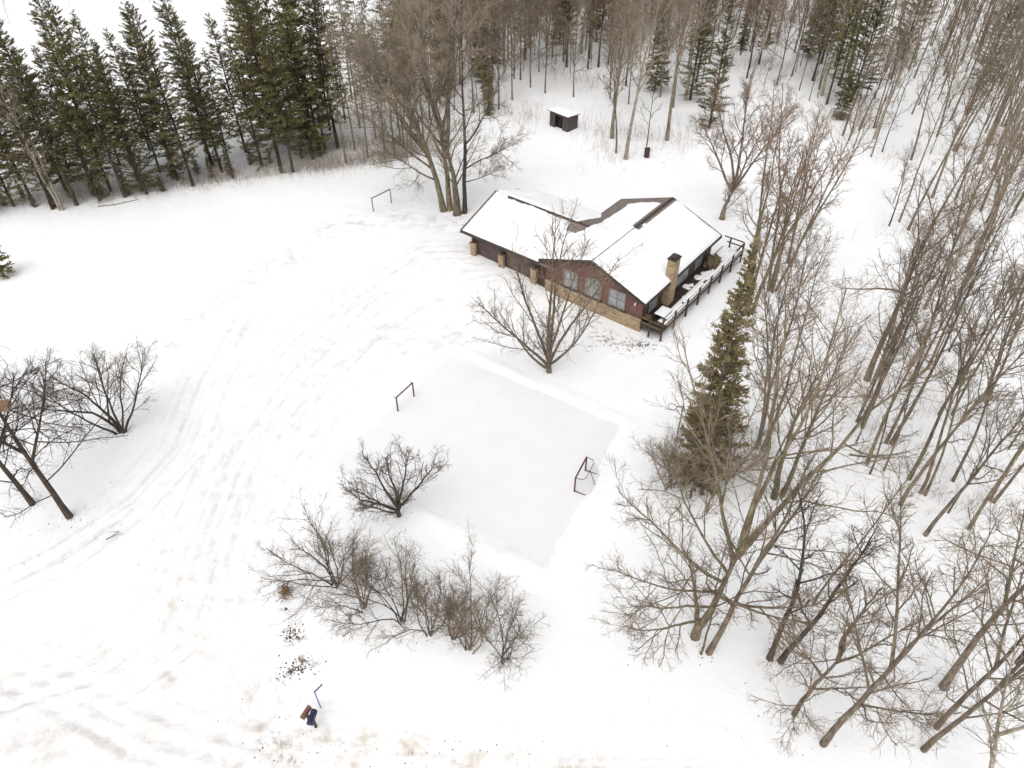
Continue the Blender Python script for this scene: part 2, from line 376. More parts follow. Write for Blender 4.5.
# walls
b = MB(); b.prism([(-8.55, 0, -.2), (0, 0, -.2), (0, 0, main_z(0) - T), (RX, 0, RZ - T), (-8.55, 0, main_z(-8.55) - T)], (0, .25, 0)); b.build('front_wall', 'brick', house)
b = MB(); b.box(-.25, -.003, .252, 10.9, -.2, main_z(0) - T); b.build('side_wall', 'siding', house)
b = MB(); b.prism([(-8.55, 10.9, -.2), (-.003, 10.9, -.2), (-.003, 10.9, main_z(0) - T), (RX, 10.9, RZ - T), (-8.55, 10.9, main_z(-8.55) - T)], (0, .2, 0)); b.build('back_wall', 'siding', house)
b = MB(); b.box(-8.55, -8.3, 8.0, 10.898, -.2, main_z(-8.55) - T); b.build('side_wall', 'siding', house)
b = MB(); b.prism([(-16.3, .3, -.2), (-16.3, 7.9, -.2), (-16.3, 7.9, gar_z(7.9) - T), (-16.3, GY, GZ - T), (-16.3, .3, gar_z(.3) - T)], (.2, 0, 0)); b.build('garage_side_wall', 'siding', house)
b = MB(); b.box(-16.098, -8.552, 7.7, 7.9, -.2, gar_z(7.9) - T); b.build('garage_back_wall', 'siding', house)
# garage front: header and jambs around two doors
b = MB(); b.box(-16.3, -8.552, .05, .29, 2.30, gar_z(.05) - T); b.build('garage_header', 'dark_wood', house)
for x0, x1 in ((-16.3, -15.75), (-13.25, -12.85), (-9.9, -8.552)):
    b = MB(); b.box(x0, x1, .05, .29, -.2, 2.298); b.build('garage_jamb', 'dark_wood', house)
for x0, x1 in ((-15.75, -13.25), (-12.85, -9.9)):
    door = MB().box(x0, x1, .20, .24, .25, 2.298).build('garage_door', 'garage', house)
    for k in range(4):
        z0 = .27 + k * .505
        MB().box(x0 + .02, x1 - .02, .165, .198, z0, z0 + .485).build('panel', 'garage', door)
for x in (-16.28, -13.3, -10.0):
    p = MB().box(x, x + .52, -.22, .045, -.2, 1.55).build('stone_pillar', 'stone', house)
    MB().box(x - .05, x + .57, -.27, .048, 1.552, 1.64).build('pillar_cap', 'stone', p)
    MB().box(x + .12, x + .36, -.12, .045, 1.642, gar_z(-.1) - T - .02).build('post', 'dark_wood', p)
# stone wainscot with ledge
b = MB(); b.box(-8.55, .06, -.14, -.003, -.2, 1.0); w = b.build('stone_wainscot', 'stone', house)
MB().box(-8.58, .09, -.18, -.003, 1.002, 1.07).build('ledge', 'stone', w)
# windows
def window(x0, x1, z0, z1, arch):
    n = 10
    if arch:
        top = [((x0 + x1) / 2 + (x1 - x0) / 2 * math.cos(a), z1 - .38 + .38 * math.sin(a)) for a in np.linspace(0, math.pi, n)]
    else: top = [(x1, z1), (x0, z1)]
    poly = [(x0, z0), (x1, z0)] + top
    cx = (x0 + x1) / 2; cz = (z0 + z1) / 2
    root = MB().prism([(x, -.02, z) for x, z in poly], (0, .018, 0)).build('window', 'pane', house)
    fr = MB()
    for i in range(len(poly)):
        p, q = poly[i], poly[(i + 1) % len(poly)]
        inn = lambda r: (cx + (r[0] - cx) * .90, cz + (r[1] - cz) * .91)
        fr.prism([(p[0], -.075, p[1]), (q[0], -.075, q[1]), (inn(q)[0], -.075, inn(q)[1]), (inn(p)[0], -.075, inn(p)[1])], (0, .07, 0))
    fr.build('frame', 'frame', root)
    MB().box(cx - .025, cx + .025, -.055, -.021, z0 + .06, z1 - .07).build('muntin', 'frame', root)
    MB().box(x0 + .06, x1 - .06, -.050, -.0215, cz - .03, cz + .03).build('muntin', 'frame', root)
    MB().box(x0 - .1, x1 + .1, -.13, -.003, z0 - .09, z0 - .002).build('sill', 'dark_trim', root)
window(-7.0, -5.65, 1.25, 2.76, False); window(-4.95, -3.5, 1.25, 2.95, True); window(-2.85, -1.4, 1.25, 2.76, False)
MB().tube([(-.55, -.003, 2.35), (-.55, -.16, 2.35), (-.55, -.16, 2.2)], .07, 8).build('wall_lamp', 'lamp', house)
# side windows under the eave (dark glass door on the deck side)
for y0, y1 in ((1.0, 2.3), (5.2, 7.2), (8.2, 9.6)):
    wdw = MB().box(0, .02, y0, y1, 1.0, 2.6).build('window', 'pane', house)
    MB().box(.0, .05, y0 - .08, y0 - .002, .95, 2.68).build('frame', 'dark_trim', wdw); MB().box(.0, .05, y1 + .002, y1 + .08, .95, 2.68).build('frame', 'dark_trim', wdw)
    MB().box(.0, .05, y0, y1, 2.602, 2.68).build('frame', 'dark_trim', wdw)
# roofs (thin slabs)
def slab(pts, name, matn, t=T - .01):
    return MB().prism(pts, (0, 0, -t)).build(name, matn, house)
rf = slab([(RX, Y0, RZ), (EXR, Y0, EZ), (EXR, Y1, EZ), (RX, Y1, RZ)], 'roof', 'shingle')
slab([(RX, Y1, RZ), (EXL, Y1, main_z(EXL)), (EXL, Y0, main_z(EXL)), (RX, Y0, RZ)], 'roof', 'shingle')
slab([(GXL, GY, GZ), (GXL, GEF, GEZ), (-8.0, GEF, GEZ), (-5.2, GY, GZ)], 'garage_roof', 'shingle')
slab([(GXL, GY, GZ), (-5.2, GY, GZ), (-8.0, GEB, GEZ), (GXL, GEB, GEZ)], 'garage_roof', 'shingle')
# barge boards and fascias, a little proud
def board(p, q, name='barge_board', h=.22, th=.05, nrm=(0, -1, 0)):
    p = np.array(p, float); q = np.array(q, float); nn = np.array(nrm, float) * th
    MB().prism([p + (0, 0, .012), q + (0, 0, .012), q - (0, 0, h), p - (0, 0, h)], nn).build(name, 'dark_trim', house)
board((RX, Y0 - .003, RZ), (EXR, Y0 - .003, EZ)); board((EXL, Y0 - .003, main_z(EXL)), (RX, Y0 - .003, RZ))
board((RX, Y1 + .003, RZ), (EXR, Y1 + .003, EZ), nrm=(0, 1, 0)); board((EXL, Y1 + .003, main_z(EXL)), (RX, Y1 + .003, RZ), nrm=(0, 1, 0))
board((EXR + .003, Y0, EZ), (EXR + .003, Y1, EZ), 'fascia', nrm=(1, 0, 0))
board((GXL, GEF - .003, GEZ), (-8.95, GEF - .003, GEZ), 'fascia')
board((GXL - .003, GEF, GEZ), (GXL - .003, GY, GZ), nrm=(-1, 0, 0)); board((GXL - .003, GY, GZ), (GXL - .003, GEB, GEZ), nrm=(-1, 0, 0))
board((EXL - .003, 5.0, main_z(EXL)), (EXL - .003, Y1, main_z(EXL)), 'fascia', nrm=(-1, 0, 0))
# ridge caps
MB().prism([(RX - .16, Y0, RZ - .04), (RX, Y0, RZ + .03), (RX + .16, Y0, RZ - .04)], (0, Y1 - Y0, 0)).build('ridge_cap', 'dark_trim', house)
MB().prism([(GXL, GY - .16, GZ - .04), (GXL, GY, GZ + .03), (GXL, GY + .16, GZ - .04)], (11.0, 0, 0)).build('ridge_cap', 'dark_trim', house)
# roof snow: thick soft sheets with bare places
def roof_snow(fz, x0, x1, y0, y1, bare, step=.14, thick=.2):
    xs = np.arange(x0, x1 + 1e-6, (x1 - x0) / max(2, round((x1 - x0) / step))); ys = np.arange(y0, y1 + 1e-6, (y1 - y0) / max(2, round((y1 - y0) / step)))
    A, B = np.meshgrid(xs, ys, indexing='ij')
    zb = np.vectorize(fz)(A, B)
    e = np.minimum(np.minimum(A - x0, x1 - A), np.minimum(B - y0, y1 - B))
    t = np.minimum(thick, .05 + thick * np.sqrt(np.clip(e / .3, 0, 1))) * (1 + .5 * vnoise(A, B, 1.1, 50) + .25 * vnoise(A, B, .4, 51))
    m = bare(A, B) + .35 * vnoise(A, B, .7, 52) + .5 * vnoise(A, B, 1.7, 53)       # >0 keep
    t = t * sm(np.clip(m / .25, 0, 1)) - .004
    keep = t > .012
    nxs, nys = A.shape; I = np.arange(nxs * nys).reshape(nxs, nys)
    F = np.stack([I[:-1, :-1], I[1:, :-1], I[1:, 1:], I[:-1, 1:]], -1).reshape(-1, 4)
    k = keep.ravel()[F].any(1); F = F[k]
    V = np.stack([A, B, zb + np.maximum(t, .004)], -1).reshape(-1, 3)
    # skirt at the outer edge down to the roof
    used = np.unique(F); remap = -np.ones(len(V), int); remap[used] = np.arange(len(used))
    link('roof_snow', fast_mesh('roof_snow', V[used], remap[F], ['snow_cap'], True), house)
big = lambda A: np.full(A.shape, 5.0)
roof_snow(lambda x, y: main_z(x), RX + .05, EXR, Y0, Y1 - .12, lambda A, B: np.minimum(big(A), np.where(B > 5.2, (A - RX - .36) * 3, 2)))
def bare_left(A, B):
    f = np.minimum((RX - .5 - A) * 2.4 + np.where(B > 5.4, 0, 3), (Y1 - 1.2 - B) * 1.4)
    f = np.minimum(f, np.where(B > 3.6, (A - EXL - 1.35) * 1.2, 5))
    f = np.minimum(f, np.where((B > 2.8) & (B < 5.8), (A + 7.3 + .5 * np.abs(B - 4.2)) * 1.2, 5))
    mz = RZ - (RX - A) * (RZ - EZ - .1) / (RX - EXL); gz = GZ - (GY - B) * (GZ - GEZ) / (GY - GEF)
    f = np.minimum(f, np.where((B < 2.4) & (B > -.3), np.abs(mz - gz) * 14 - .5, 5))
    return f
roof_snow(lambda x, y: max(main_z(x), gar_z(y) if x < -5.3 else 0), EXL, RX - .02, Y0, Y1, bare_left)
roof_snow(lambda x, y: gar_z(y), GXL + .17, EXL + .02, GEF, GY - .02, lambda A, B: np.minimum((GY - .24 - B) * 4 + np.where(A < -15.6, 2, 0) - .12 - .25 * np.clip((A + 12) / 4, 0, 1), 5))
roof_snow(lambda x, y: gar_z(y), GXL + .2, EXL + .4, GY + .02, GEB, lambda A, B: (B - GY - .10) * 5 + np.where(A < -15.6, 2, 0))
# chimney on the deck side
ch = MB().box(.02, .62, 3.0, 3.85, -.2, 4.75).build('chimney', 'stone', house)
MB().box(-.03, .67, 2.95, 3.9, 4.752, 4.84).build('chimney_cap', 'dark_trim', ch)
MB().box(.1, .54, 3.1, 3.75, 4.842, 4.97).build('flue_cover', 'dark_trim', ch)

# ------------------------------------------------------------------ deck
deck = tag(empty('deck', (HC[0], HC[1], 0), HA), 'raised wooden deck with railing and snow along the side of the house', 'deck')
DX0, DX1, DY0, DY1, DZ, DR = .02, 1.75, -.15, 13.4, .85, 1.78
n = 74
pl = None
for k in range(n):
    y0 = DY0 + k * (DY1 - DY0) / n
    m0 = MB().box(DX0 + .01, DX1 + .06, y0, y0 + (DY1 - DY0) / n - .012, DZ - .04, DZ) if pl is None else None
    if pl is None: pl = m0.build('plank', 'deck', deck)
    else:
        o = pl.copy(); col.objects.link(o); o.parent = deck; o.location = (0, k * (DY1 - DY0) / n, 0)
for (x0, x1, y0, y1) in ((DX1 - .02, DX1 + .04, DY0, DY1), (DX0 + .1, DX1 - .03, DY0 + .02, DY0 + .08), (DX0 + .1, DX1 - .03, DY1 - .1, DY1 - .04)):
    MB().box(x0, x1, y0, y1, DZ - .26, DZ - .042).build('beam', 'dark_wood', deck)
posts = [(DX1 + .1, y) for y in np.linspace(DY0 + .05, DY1 - .05, 8)] + [(.9, DY0 - .06), (.6, DY1 + .1)]
for x, y in posts:
    MB().box(x - .055, x + .055, y - .055, y + .055, -.25, DR).build('post', 'dark_wood', deck)
MB().box(DX1 + .03, DX1 + .17, DY0, DY1, DR + .002, DR + .05).build('rail', 'dark_wood', deck)
MB().box(DX1 + .16, DX1 + .20, DY0, DY1, DZ + .42, DZ + .52).build('rail', 'dark_wood', deck)
MB().box(-.35 + .4, DX1 + .02, DY1 + .04, DY1 + .16, DR + .002, DR + .05).build('rail', 'dark_wood', deck)
MB().box(.3, DX1 + .02, DY1 + .16, DY1 + .20, DZ + .42, DZ + .52).build('rail', 'dark_wood', deck)
MB().box(.1, DX1 + .02, DY0 - .12, DY0 - .0, DR - .34, DR - .28).build('rail', 'moss', deck)
MB().box(.1, DX1 + .02, DY0 - .10, DY0 - .04, DZ + .12, DZ + .3).build('rail', 'moss', deck)
MB().box(.1, .55, DY0 + .1, DY0 + .8, DZ + .40, DZ + .46).build('bench', 'moss', deck)
def snow_patch(name, x0, x1, y0, y1, z, thick, par, seed, thresh=-.6, step=.09, mt='snow_cap'):
    A, B = np.meshgrid(np.linspace(x0, x1, max(3, int((x1 - x0) / step))), np.linspace(y0, y1, max(3, int((y1 - y0) / step))), indexing='ij')
    e = np.minimum(np.minimum(A - x0, x1 - A), np.minimum(B - y0, y1 - B))
    m = vnoise(A, B, .9, seed) + .6 * vnoise(A, B, .35, seed + 1) - thresh
    t = thick * np.sqrt(np.clip(e / .12, 0, 1)) * sm(m / .25) * (1 + .4 * vnoise(A, B, .5, seed + 2)) - .004
    I = np.arange(A.size).reshape(A.shape); F = np.stack([I[:-1, :-1], I[1:, :-1], I[1:, 1:], I[:-1, 1:]], -1).reshape(-1, 4)
    F = F[(t > .008).ravel()[F].any(1)]; V = np.stack([A, B, z + np.maximum(t, .003)], -1).reshape(-1, 3)
    used = np.unique(F); rm = -np.ones(len(V), int); rm[used] = np.arange(len(used))
    return link(name, fast_mesh(name, V[used], rm[F], [mt], True), par)
snow_patch('deck_snow', .95, DX1 + .02, DY0 + 1.0, 10.9, DZ, .16, deck, 60, -.9)
snow_patch('deck_snow', .1, 1.1, 4.6, 10.9, DZ, .12, deck, 63, .12)
snow_patch('deck_snow', .1, DX1 + .02, 10.9, DY1, DZ, .16, deck, 66, -.5)
snow_patch('deck_snow', .8, DX1, DY0 + .1, 1.1, DZ, .1, deck, 69, .0)
snow_patch('rail_snow', DX1 + .03, DX1 + .17, DY0 + .4, DY1 - 1.5, DR + .05, .09, deck, 70, -.45, .035)
tt = tag(empty('patio_table', (0, 0, 0)), 'low dark table capped with snow near front end of the deck', 'table')
def hw(x, y, z=0): return (HC[0] + x * hu[0] + y * hv[0], HC[1] + x * hu[1] + y * hv[1], z)
tt.location = hw(1.0, 1.5, DZ); tt.rotation_euler = (0, 0, HA)
MB().box(-.45, .45, -.6, .6, .46, .51).build('tabletop', 'dark_wood', tt)
for sx in (-.38, .38):
    for sy in (-.52, .52): MB().box(sx - .03, sx + .03, sy - .03, sy + .03, 0, .459).build('leg', 'dark_wood', tt)
snow_patch('snow_cap', -.44, .44, -.59, .59, .51, .14, tt, 72, -.9, .06)
cv = tag(empty('covered_grill', hw(.75, 9.9, DZ), HA), 'rumpled olive brown cover over a grill at far end of deck', 'grill')
def blob(name, mt, par, sx, sy, sz, seed, z0=0., amp=.2, n=14):
    V = []; F_ = []
    for i in range(n + 1):
        th = math.pi * .5 * (1 - i / n) if False else math.pi * i / n
        for j in range(2 * n):
            ph = math.pi * j / n
            d = np.array([math.sin(th) * math.cos(ph), math.sin(th) * math.sin(ph), math.cos(th)])
            k = 1 + amp * 2 * float(vnoise(np.array([d[0] * 2 + d[2] * 1.3 + 9]), np.array([d[1] * 2 - d[2] + 9]), .6, seed)[0])
            q = np.sign(d) * np.abs(d) ** .7 * k
            V.append((q[0] * sx, q[1] * sy, max(0, z0 + sz + q[2] * sz)))
    for i in range(n):
        for j in range(2 * n): F_.append((i * 2 * n + j, i * 2 * n + (j + 1) % (2 * n), (i + 1) * 2 * n + (j + 1) % (2 * n), (i + 1) * 2 * n + j))
    b = MB(); b.add(V, F_); return b.build(name, mt, par, True)
blob('cover', 'moss', cv, .42, .65, .42, 81, amp=.55, n=20)
for sy in (-.4, .4):
    for sx in (-.25, .25): MB().box(sx - .03, sx + .03, sy - .03, sy + .03, 0, .2).build('leg', 'dark_trim', cv)

# ------------------------------------------------------------------ shed, barrel
sc_ = at(567.5, 132.5); sl1 = at(549.5, 125.5); sr1 = at(582, 127.5)
ax = (sl1 - sc_)[:2]; wl = max(1.8, float(np.linalg.norm(ax))); sa = math.atan2(-ax[1], -ax[0])       # local x points from the left corner to the front corner
wr = max(1.6, float(np.linalg.norm((sr1 - sc_)[:2])) * .8)
sh = tag(empty('garden_shed', (sc_[0], sc_[1], sc_[2] - .05), sa), 'small dark board shed with open doorway and snowy roof by the woods', 'shed')
SHH = 1.75
dw0, dw1 = -wl * .72, -wl * .28
x = -wl
while x < -.01:                                                 # front boards, left out at the doorway
    w = wl / 10
    z0 = 0 if not (dw0 < x + w / 2 < dw1) else SHH - .28
    MB().box(x, x + w - .02, 0, .06, z0, SHH).build('board', 'shed', sh); x += w
k = 9
for i in range(k): MB().box(-.06, 0, .062 + i * (wr - .06) / k, .062 + (i + 1) * (wr - .06) / k - .02, 0, SHH - .12 * (i + .5) / k).build('board', 'shed', sh)
MB().box(-wl, -wl + .05, .062, wr, 0, SHH - .14).build('side_wall', 'shed', sh); MB().box(-wl + .052, -.062, wr - .05, wr, 0, SHH - .14).build('back_wall', 'shed', sh)
MB().box(-wl + .05, -.062, .3, .34, 0, SHH - .1).build('shade_panel', 'shade_in', sh)  # added black panel behind the doorway, paints the shade of the interior
MB().prism([(-wl - .15, -.2, SHH + .01), (.15, -.2, SHH + .01), (.15, wr + .15, SHH - .12), (-wl - .15, wr + .15, SHH - .12)], (0, 0, .06)).build('roof', 'dark_trim', sh)
o = snow_patch('roof_snow', -wl - .14, .14, -.19, wr + .14, SHH + .07, .24, sh, 90, -.95, .1)
for v in o.data.vertices: v.co.z -= .13 * (v.co.y + .2) / (wr + .35)
P = at(646.5, 157)
br = tag(empty('barrel', P - [0, 0, .03]), 'dark maroon metal barrel standing in snow at the edge of the woods', 'barrel')
MB().tube([(0, 0, 0), (0, 0, .03), (0, 0, .3), (0, 0, .33), (0, 0, .36), (0, 0, .62), (0, 0, .65), (0, 0, .68), (0, 0, .95)], [.29, .30, .29, .31, .29, .29, .31, .29, .29], 16).build('drum', 'barrel', br)
MB().tube([(0, 0, .93), (0, 0, .99)], .305, 16).build('rim', 'dark_trim', br)

# ------------------------------------------------------------------ bare trees
def nrm(a): return a / (np.linalg.norm(a, axis=-1, keepdims=True) + 1e-9)
def grow(rs, start, dirs, length, n, jit, trop):
    N = len(start); P = np.zeros((N, n, 3)); P[:, 0] = start; d = nrm(dirs); step = (length / (n - 1))[:, None]
    for i in range(1, n):
        P[:, i] = P[:, i - 1] + d * step
        d = nrm(d + jit * rs.randn(N, 3) + np.array([0, 0, trop]))
    return P
def spawn(rs, P, Rr, n, t0, t1, ang, angj, length, lenj, npts, jit, trop, rf, rmax, rtip, taper_len=0.5, phi0=None, flat=None):
    """children on every parent polyline"""
    N, k, _ = P.shape
    t = t0 + (t1 - t0) * (np.arange(n)[None] + rs.rand(N, n)) / n
    f = t * (k - 1); i = np.clip(f.astype(int), 0, k - 2); f = (f - i)
    a = np.arange(N)[:, None]
    p = P[a, i] * (1 - f[..., None]) + P[a, i + 1] * f[..., None]
    r = Rr[a, i] * (1 - f) + Rr[a, i + 1] * f
    tan = nrm(P[a, i + 1] - P[a, i])
    ref = np.where(np.abs(tan[..., 2:3]) > .9, np.array([1., 0, 0]), np.array([0, 0, 1.]))
    e1 = nrm(np.cross(tan, ref)); e2 = np.cross(tan, e1)
    ph = (np.arange(n)[None] * 2.4 + rs.rand(N, 1) * 6.28 + rs.randn(N, n) * .6)[..., None]
    al = (ang + angj * rs.randn(N, n))[..., None]
    d = np.cos(al) * tan + np.sin(al) * (np.cos(ph) * e1 + np.sin(ph) * e2)
    tt = (t - t0) / max(1e-6, t1 - t0)
    L = np.broadcast_to(np.asarray(length).reshape(-1, 1), (N, n)) * (1 - taper_len * tt) * (1 + lenj * (rs.rand(N, n) * 2 - 1))
    C = grow(rs, p.reshape(-1, 3), d.reshape(-1, 3), L.ravel(), npts, jit, trop)
    r0 = np.minimum(r.ravel() * rf, rmax * (.6 + .4 * L.ravel() / L.max()))
    rt = np.maximum(np.minimum(rtip, r0 * .8), .004)
    q = np.linspace(0, 1, npts)[None] ** .9
    RR = r0[:, None] * (1 - q) + rt[:, None] * q
    return C, RR, L.ravel()
def tubes(groups):
    Vs = []; Fs = []; off = 0
    for P, Rr, k in groups:
        N, n, _ = P.shape
        if N == 0: continue
        T_ = np.zeros_like(P); T_[:, 1:-1] = P[:, 2:] - P[:, :-2]; T_[:, 0] = P[:, 1] - P[:, 0]; T_[:, -1] = P[:, -1] - P[:, -2]; T_ = nrm(T_)
        ax = nrm(P[:, -1] - P[:, 0]); ref = np.where(np.abs(ax[:, 2:3]) > .8, np.array([1., 0, 0]), np.array([0, 0, 1.]))[:, None]
        e1 = nrm(np.cross(T_, ref)); e2 = np.cross(T_, e1)
        a = 2 * np.pi * np.arange(k) / k
        V = P[:, :, None] + Rr[:, :, None, None] * (np.cos(a)[None, None, :, None] * e1[:, :, None] + np.sin(a)[None, None, :, None] * e2[:, :, None])
        I = np.arange(N * n * k).reshape(N, n, k) + off
        J = np.roll(I, -1, 2)
        F = np.stack([I[:, :-1], J[:, :-1], J[:, 1:], I[:, 1:]], -1).reshape(-1, 4)
        Vs.append(V.reshape(-1, 3)); Fs.append(F); off += N * n * k
    return np.concatenate(Vs), np.concatenate(Fs)
def bare_meshes(seed, stems, limb, sub, twig, fine=None, bark='bark', tw='twig', stem_jit=.05, stem_trop=.03, stem_n=12):
    """stems: (start xyz, azimuth deg, lean deg, length, r0, r1). Returns (trunk mesh, crown mesh)."""
    rs = np.random.RandomState(seed)
    S = np.array([s[0] for s in stems], float); az = np.radians([s[1] for s in stems]); le = np.radians([s[2] for s in stems])
    D = np.stack([np.sin(le) * np.cos(az), np.sin(le) * np.sin(az), np.cos(le)], -1)
    L = np.array([s[3] for s in stems], float)
    P = grow(rs, S, D, L, stem_n, stem_jit, stem_trop)
    gi = [i for i in range(len(S)) if S[i, 2] < .05]
    for i in range(len(S)):
        if S[i, 2] >= .05 and gi:
            j = min(gi, key=lambda k: (S[k, 0] - S[i, 0]) ** 2 + (S[k, 1] - S[i, 1]) ** 2 + (0 if P[k, -1, 2] > S[i, 2] else 100))
            z = min(S[i, 2], P[j, -1, 2] - .02); pt = np.array([np.interp(z, P[j, :, 2], P[j, :, a]) for a in range(3)])
            P[i] += pt - P[i, 0]
    q = np.linspace(0, 1, stem_n)
    r0 = np.array([s[4] for s in stems])[:, None]; r1 = np.minimum(np.array([s[5] for s in stems]), .016)[:, None]
    Rr = r0 * (1 - q ** .85) + r1 * q ** .85
    ground = np.array([abs(s[0][2]) < .05 for s in stems])
    Rr[ground, 0] *= 1.18
    P[ground, 0, 2] -= .25
    lenf = L / L.max()
    g1, r1_, l1 = spawn(rs, P, Rr, limb['n'], limb['t0'], limb.get('t1', .98), R(limb['ang']), R(limb.get('aj', 10)), limb['len'] * (.45 + .55 * lenf), .45, limb.get('np', 7), limb.get('jit', .13), limb.get('trop', .06), .62, limb.get('rmax', .1), .018, limb.get('tl', .5))
    trunk = [(P, Rr, 8), (g1, r1_, 5)]
    g2, r2, l2 = spawn(rs, g1, r1_, sub['n'], sub.get('t0', .15), 1., R(sub.get('ang', 42)), R(12), l1 * sub['lf'], .4, 5, sub.get('jit', .16), sub.get('trop', .05), .6, sub.get('rmax', .035), .011, .45)
    crown = [(g2, r2, 4)]
    # twigs on sub branches, on limb ends and on stem ends
    g3, r3, l3 = spawn(rs, g2, r2, twig['n'], .12, 1., R(twig.get('ang', 40)), R(14), np.maximum(l2 * twig['lf'], twig.get('min', .3)), .4, 4, .17, twig.get('trop', .05), .7, twig.get('r', .015), twig.get('rt', .006), .35)
    crown.append((g3, r3, 3))
    g3b, r3b, _ = spawn(rs, g1, r1_, twig['n'], .3, 1., R(45), R(14), np.maximum(l1 * sub['lf'] * .5, .4), .4, 4, .17, twig.get('trop', .05), .6, .016, .006, .4)
    crown.append((g3b, r3b, 3))
    gs, rS, lS = spawn(rs, P, Rr, 9, .66, 1., R(34), R(12), np.minimum(L * .16, 2.2), .4, 5, .12, .08, .7, .03, .009, .55)
    gt, rT, _ = spawn(rs, gs, rS, 6, .15, 1., R(38), R(14), np.maximum(lS * .4, .3), .4, 4, .16, .05, .7, twig.get('r', .015), .006, .35)
    crown += [(gs, rS, 3), (gt, rT, 3)]
    if fine:
        g4, r4, _ = spawn(rs, g3, r3, fine['n'], .2, 1., R(38), R(14), np.maximum(l3 * fine['lf'], .18), .4, 3, .15, fine.get('trop', .05), .8, fine.get('r', .0095), fine.get('rt', .005), .3)
        crown.append((g4, r4, 3))
    V, F = tubes(trunk); tm = fast_mesh('trunk', V, F, [bark], True)
    V, F = tubes(crown); cm = fast_mesh('crown', V, F, [tw], False)
    return tm, cm
def plant_tree(name, meshes, loc, rz=0., s=1., label=None, cat='tree', group=None, parts=('trunk', 'crown'), sz=None, sink=.05):
    o = empty(name, (loc[0], loc[1], loc[2] - sink), rz); o.scale = (s, s, sz or s)
    for nme, me_ in zip(parts, meshes):
        if me_ is not None: link(nme, me_, o)
    if label: tag(o, label, cat, group)
    return o

# --- forest kinds (shared meshes)
FOREST = []
for i in range(9):
    rs_ = random.Random(100 + i)
    H = rs_.uniform(13.5, 17.5); st = [((0, 0, 0), rs_.uniform(0, 360), rs_.uniform(0, 3.5), H, rs_.uniform(.08, .13), .02)]
    if i in (3, 7): st.append(((.25, .1, 0), rs_.uniform(0, 360), 5, H * .85, .10, .02))
    FOREST.append(bare_meshes(200 + i, st, dict(n=17 + i % 4 if len(st) == 1 else 11, t0=.36 + .06 * (i % 3), ang=38, aj=11, len=3.0, trop=.11, rmax=.045, tl=.62), dict(n=5, lf=.42, trop=.07, rmax=.02), dict(n=4, lf=.55, trop=.05, r=.0105), dict(n=3, lf=.5, r=.008), ['bark', 'bark_olive', 'bark'][i % 3], ['twig', 'twig_grey', 'twig'][i % 3], .035, .02))
POLES = []                                                      # thin, nearly branchless young trees
for i in range(5):
    rs_ = random.Random(300 + i); H = rs_.uniform(7.5, 12)
    POLES.append(bare_meshes(320 + i, [((0, 0, 0), rs_.uniform(0, 360), rs_.uniform(0, 5), H, rs_.uniform(.05, .08), .012)], dict(n=13, t0=.22, ang=42, aj=12, len=1.7, trop=.10, rmax=.025, tl=.55, np=5), dict(n=4, lf=.45, rmax=.014), dict(n=4, lf=.6, r=.010), None, ['bark', 'bark_dark'][i % 2], 'twig', .05, .02))
BIG = []                                                        # heavier crowned woodland trees
for i in range(4):
    rs_ = random.Random(400 + i); H = rs_.uniform(15, 18)
    st = [((0, 0, 0), rs_.uniform(0, 360), 3, H, .205, .03)]
    BIG.append(bare_meshes(420 + i, st, dict(n=17, t0=.36, ang=40, aj=12, len=4.6, trop=.09, rmax=.075, tl=.6), dict(n=6, lf=.42, rmax=.025), dict(n=6, lf=.5, r=.012), dict(n=3, lf=.5, r=.009), ['bark', 'bark_pale', 'bark', 'bark_pale'][i], ['twig_grey', 'twig_grey', 'twig', 'twig'][i], .04, .02))

THICK = []                                                      # densely twigged trees of the back woods
for i in range(5):
    rs_ = random.Random(450 + i); H = rs_.uniform(13, 17); st = [((0, 0, 0), rs_.uniform(0, 360), rs_.uniform(0, 3.5), H, rs_.uniform(.09, .16), .02)]
    THICK.append(bare_meshes(460 + i, st, dict(n=24, t0=.2, ang=42, aj=13, len=3.7, trop=.09, rmax=.05, tl=.5), dict(n=6, lf=.45, trop=.06, rmax=.024), dict(n=6, lf=.55, r=.0135), dict(n=3, lf=.5, r=.011), ['bark', 'bark_olive', 'bark_dark'][i % 3], ['twig', 'twig_grey', 'twig_red', 'twig', 'twig_grey'][i], .035, .02))
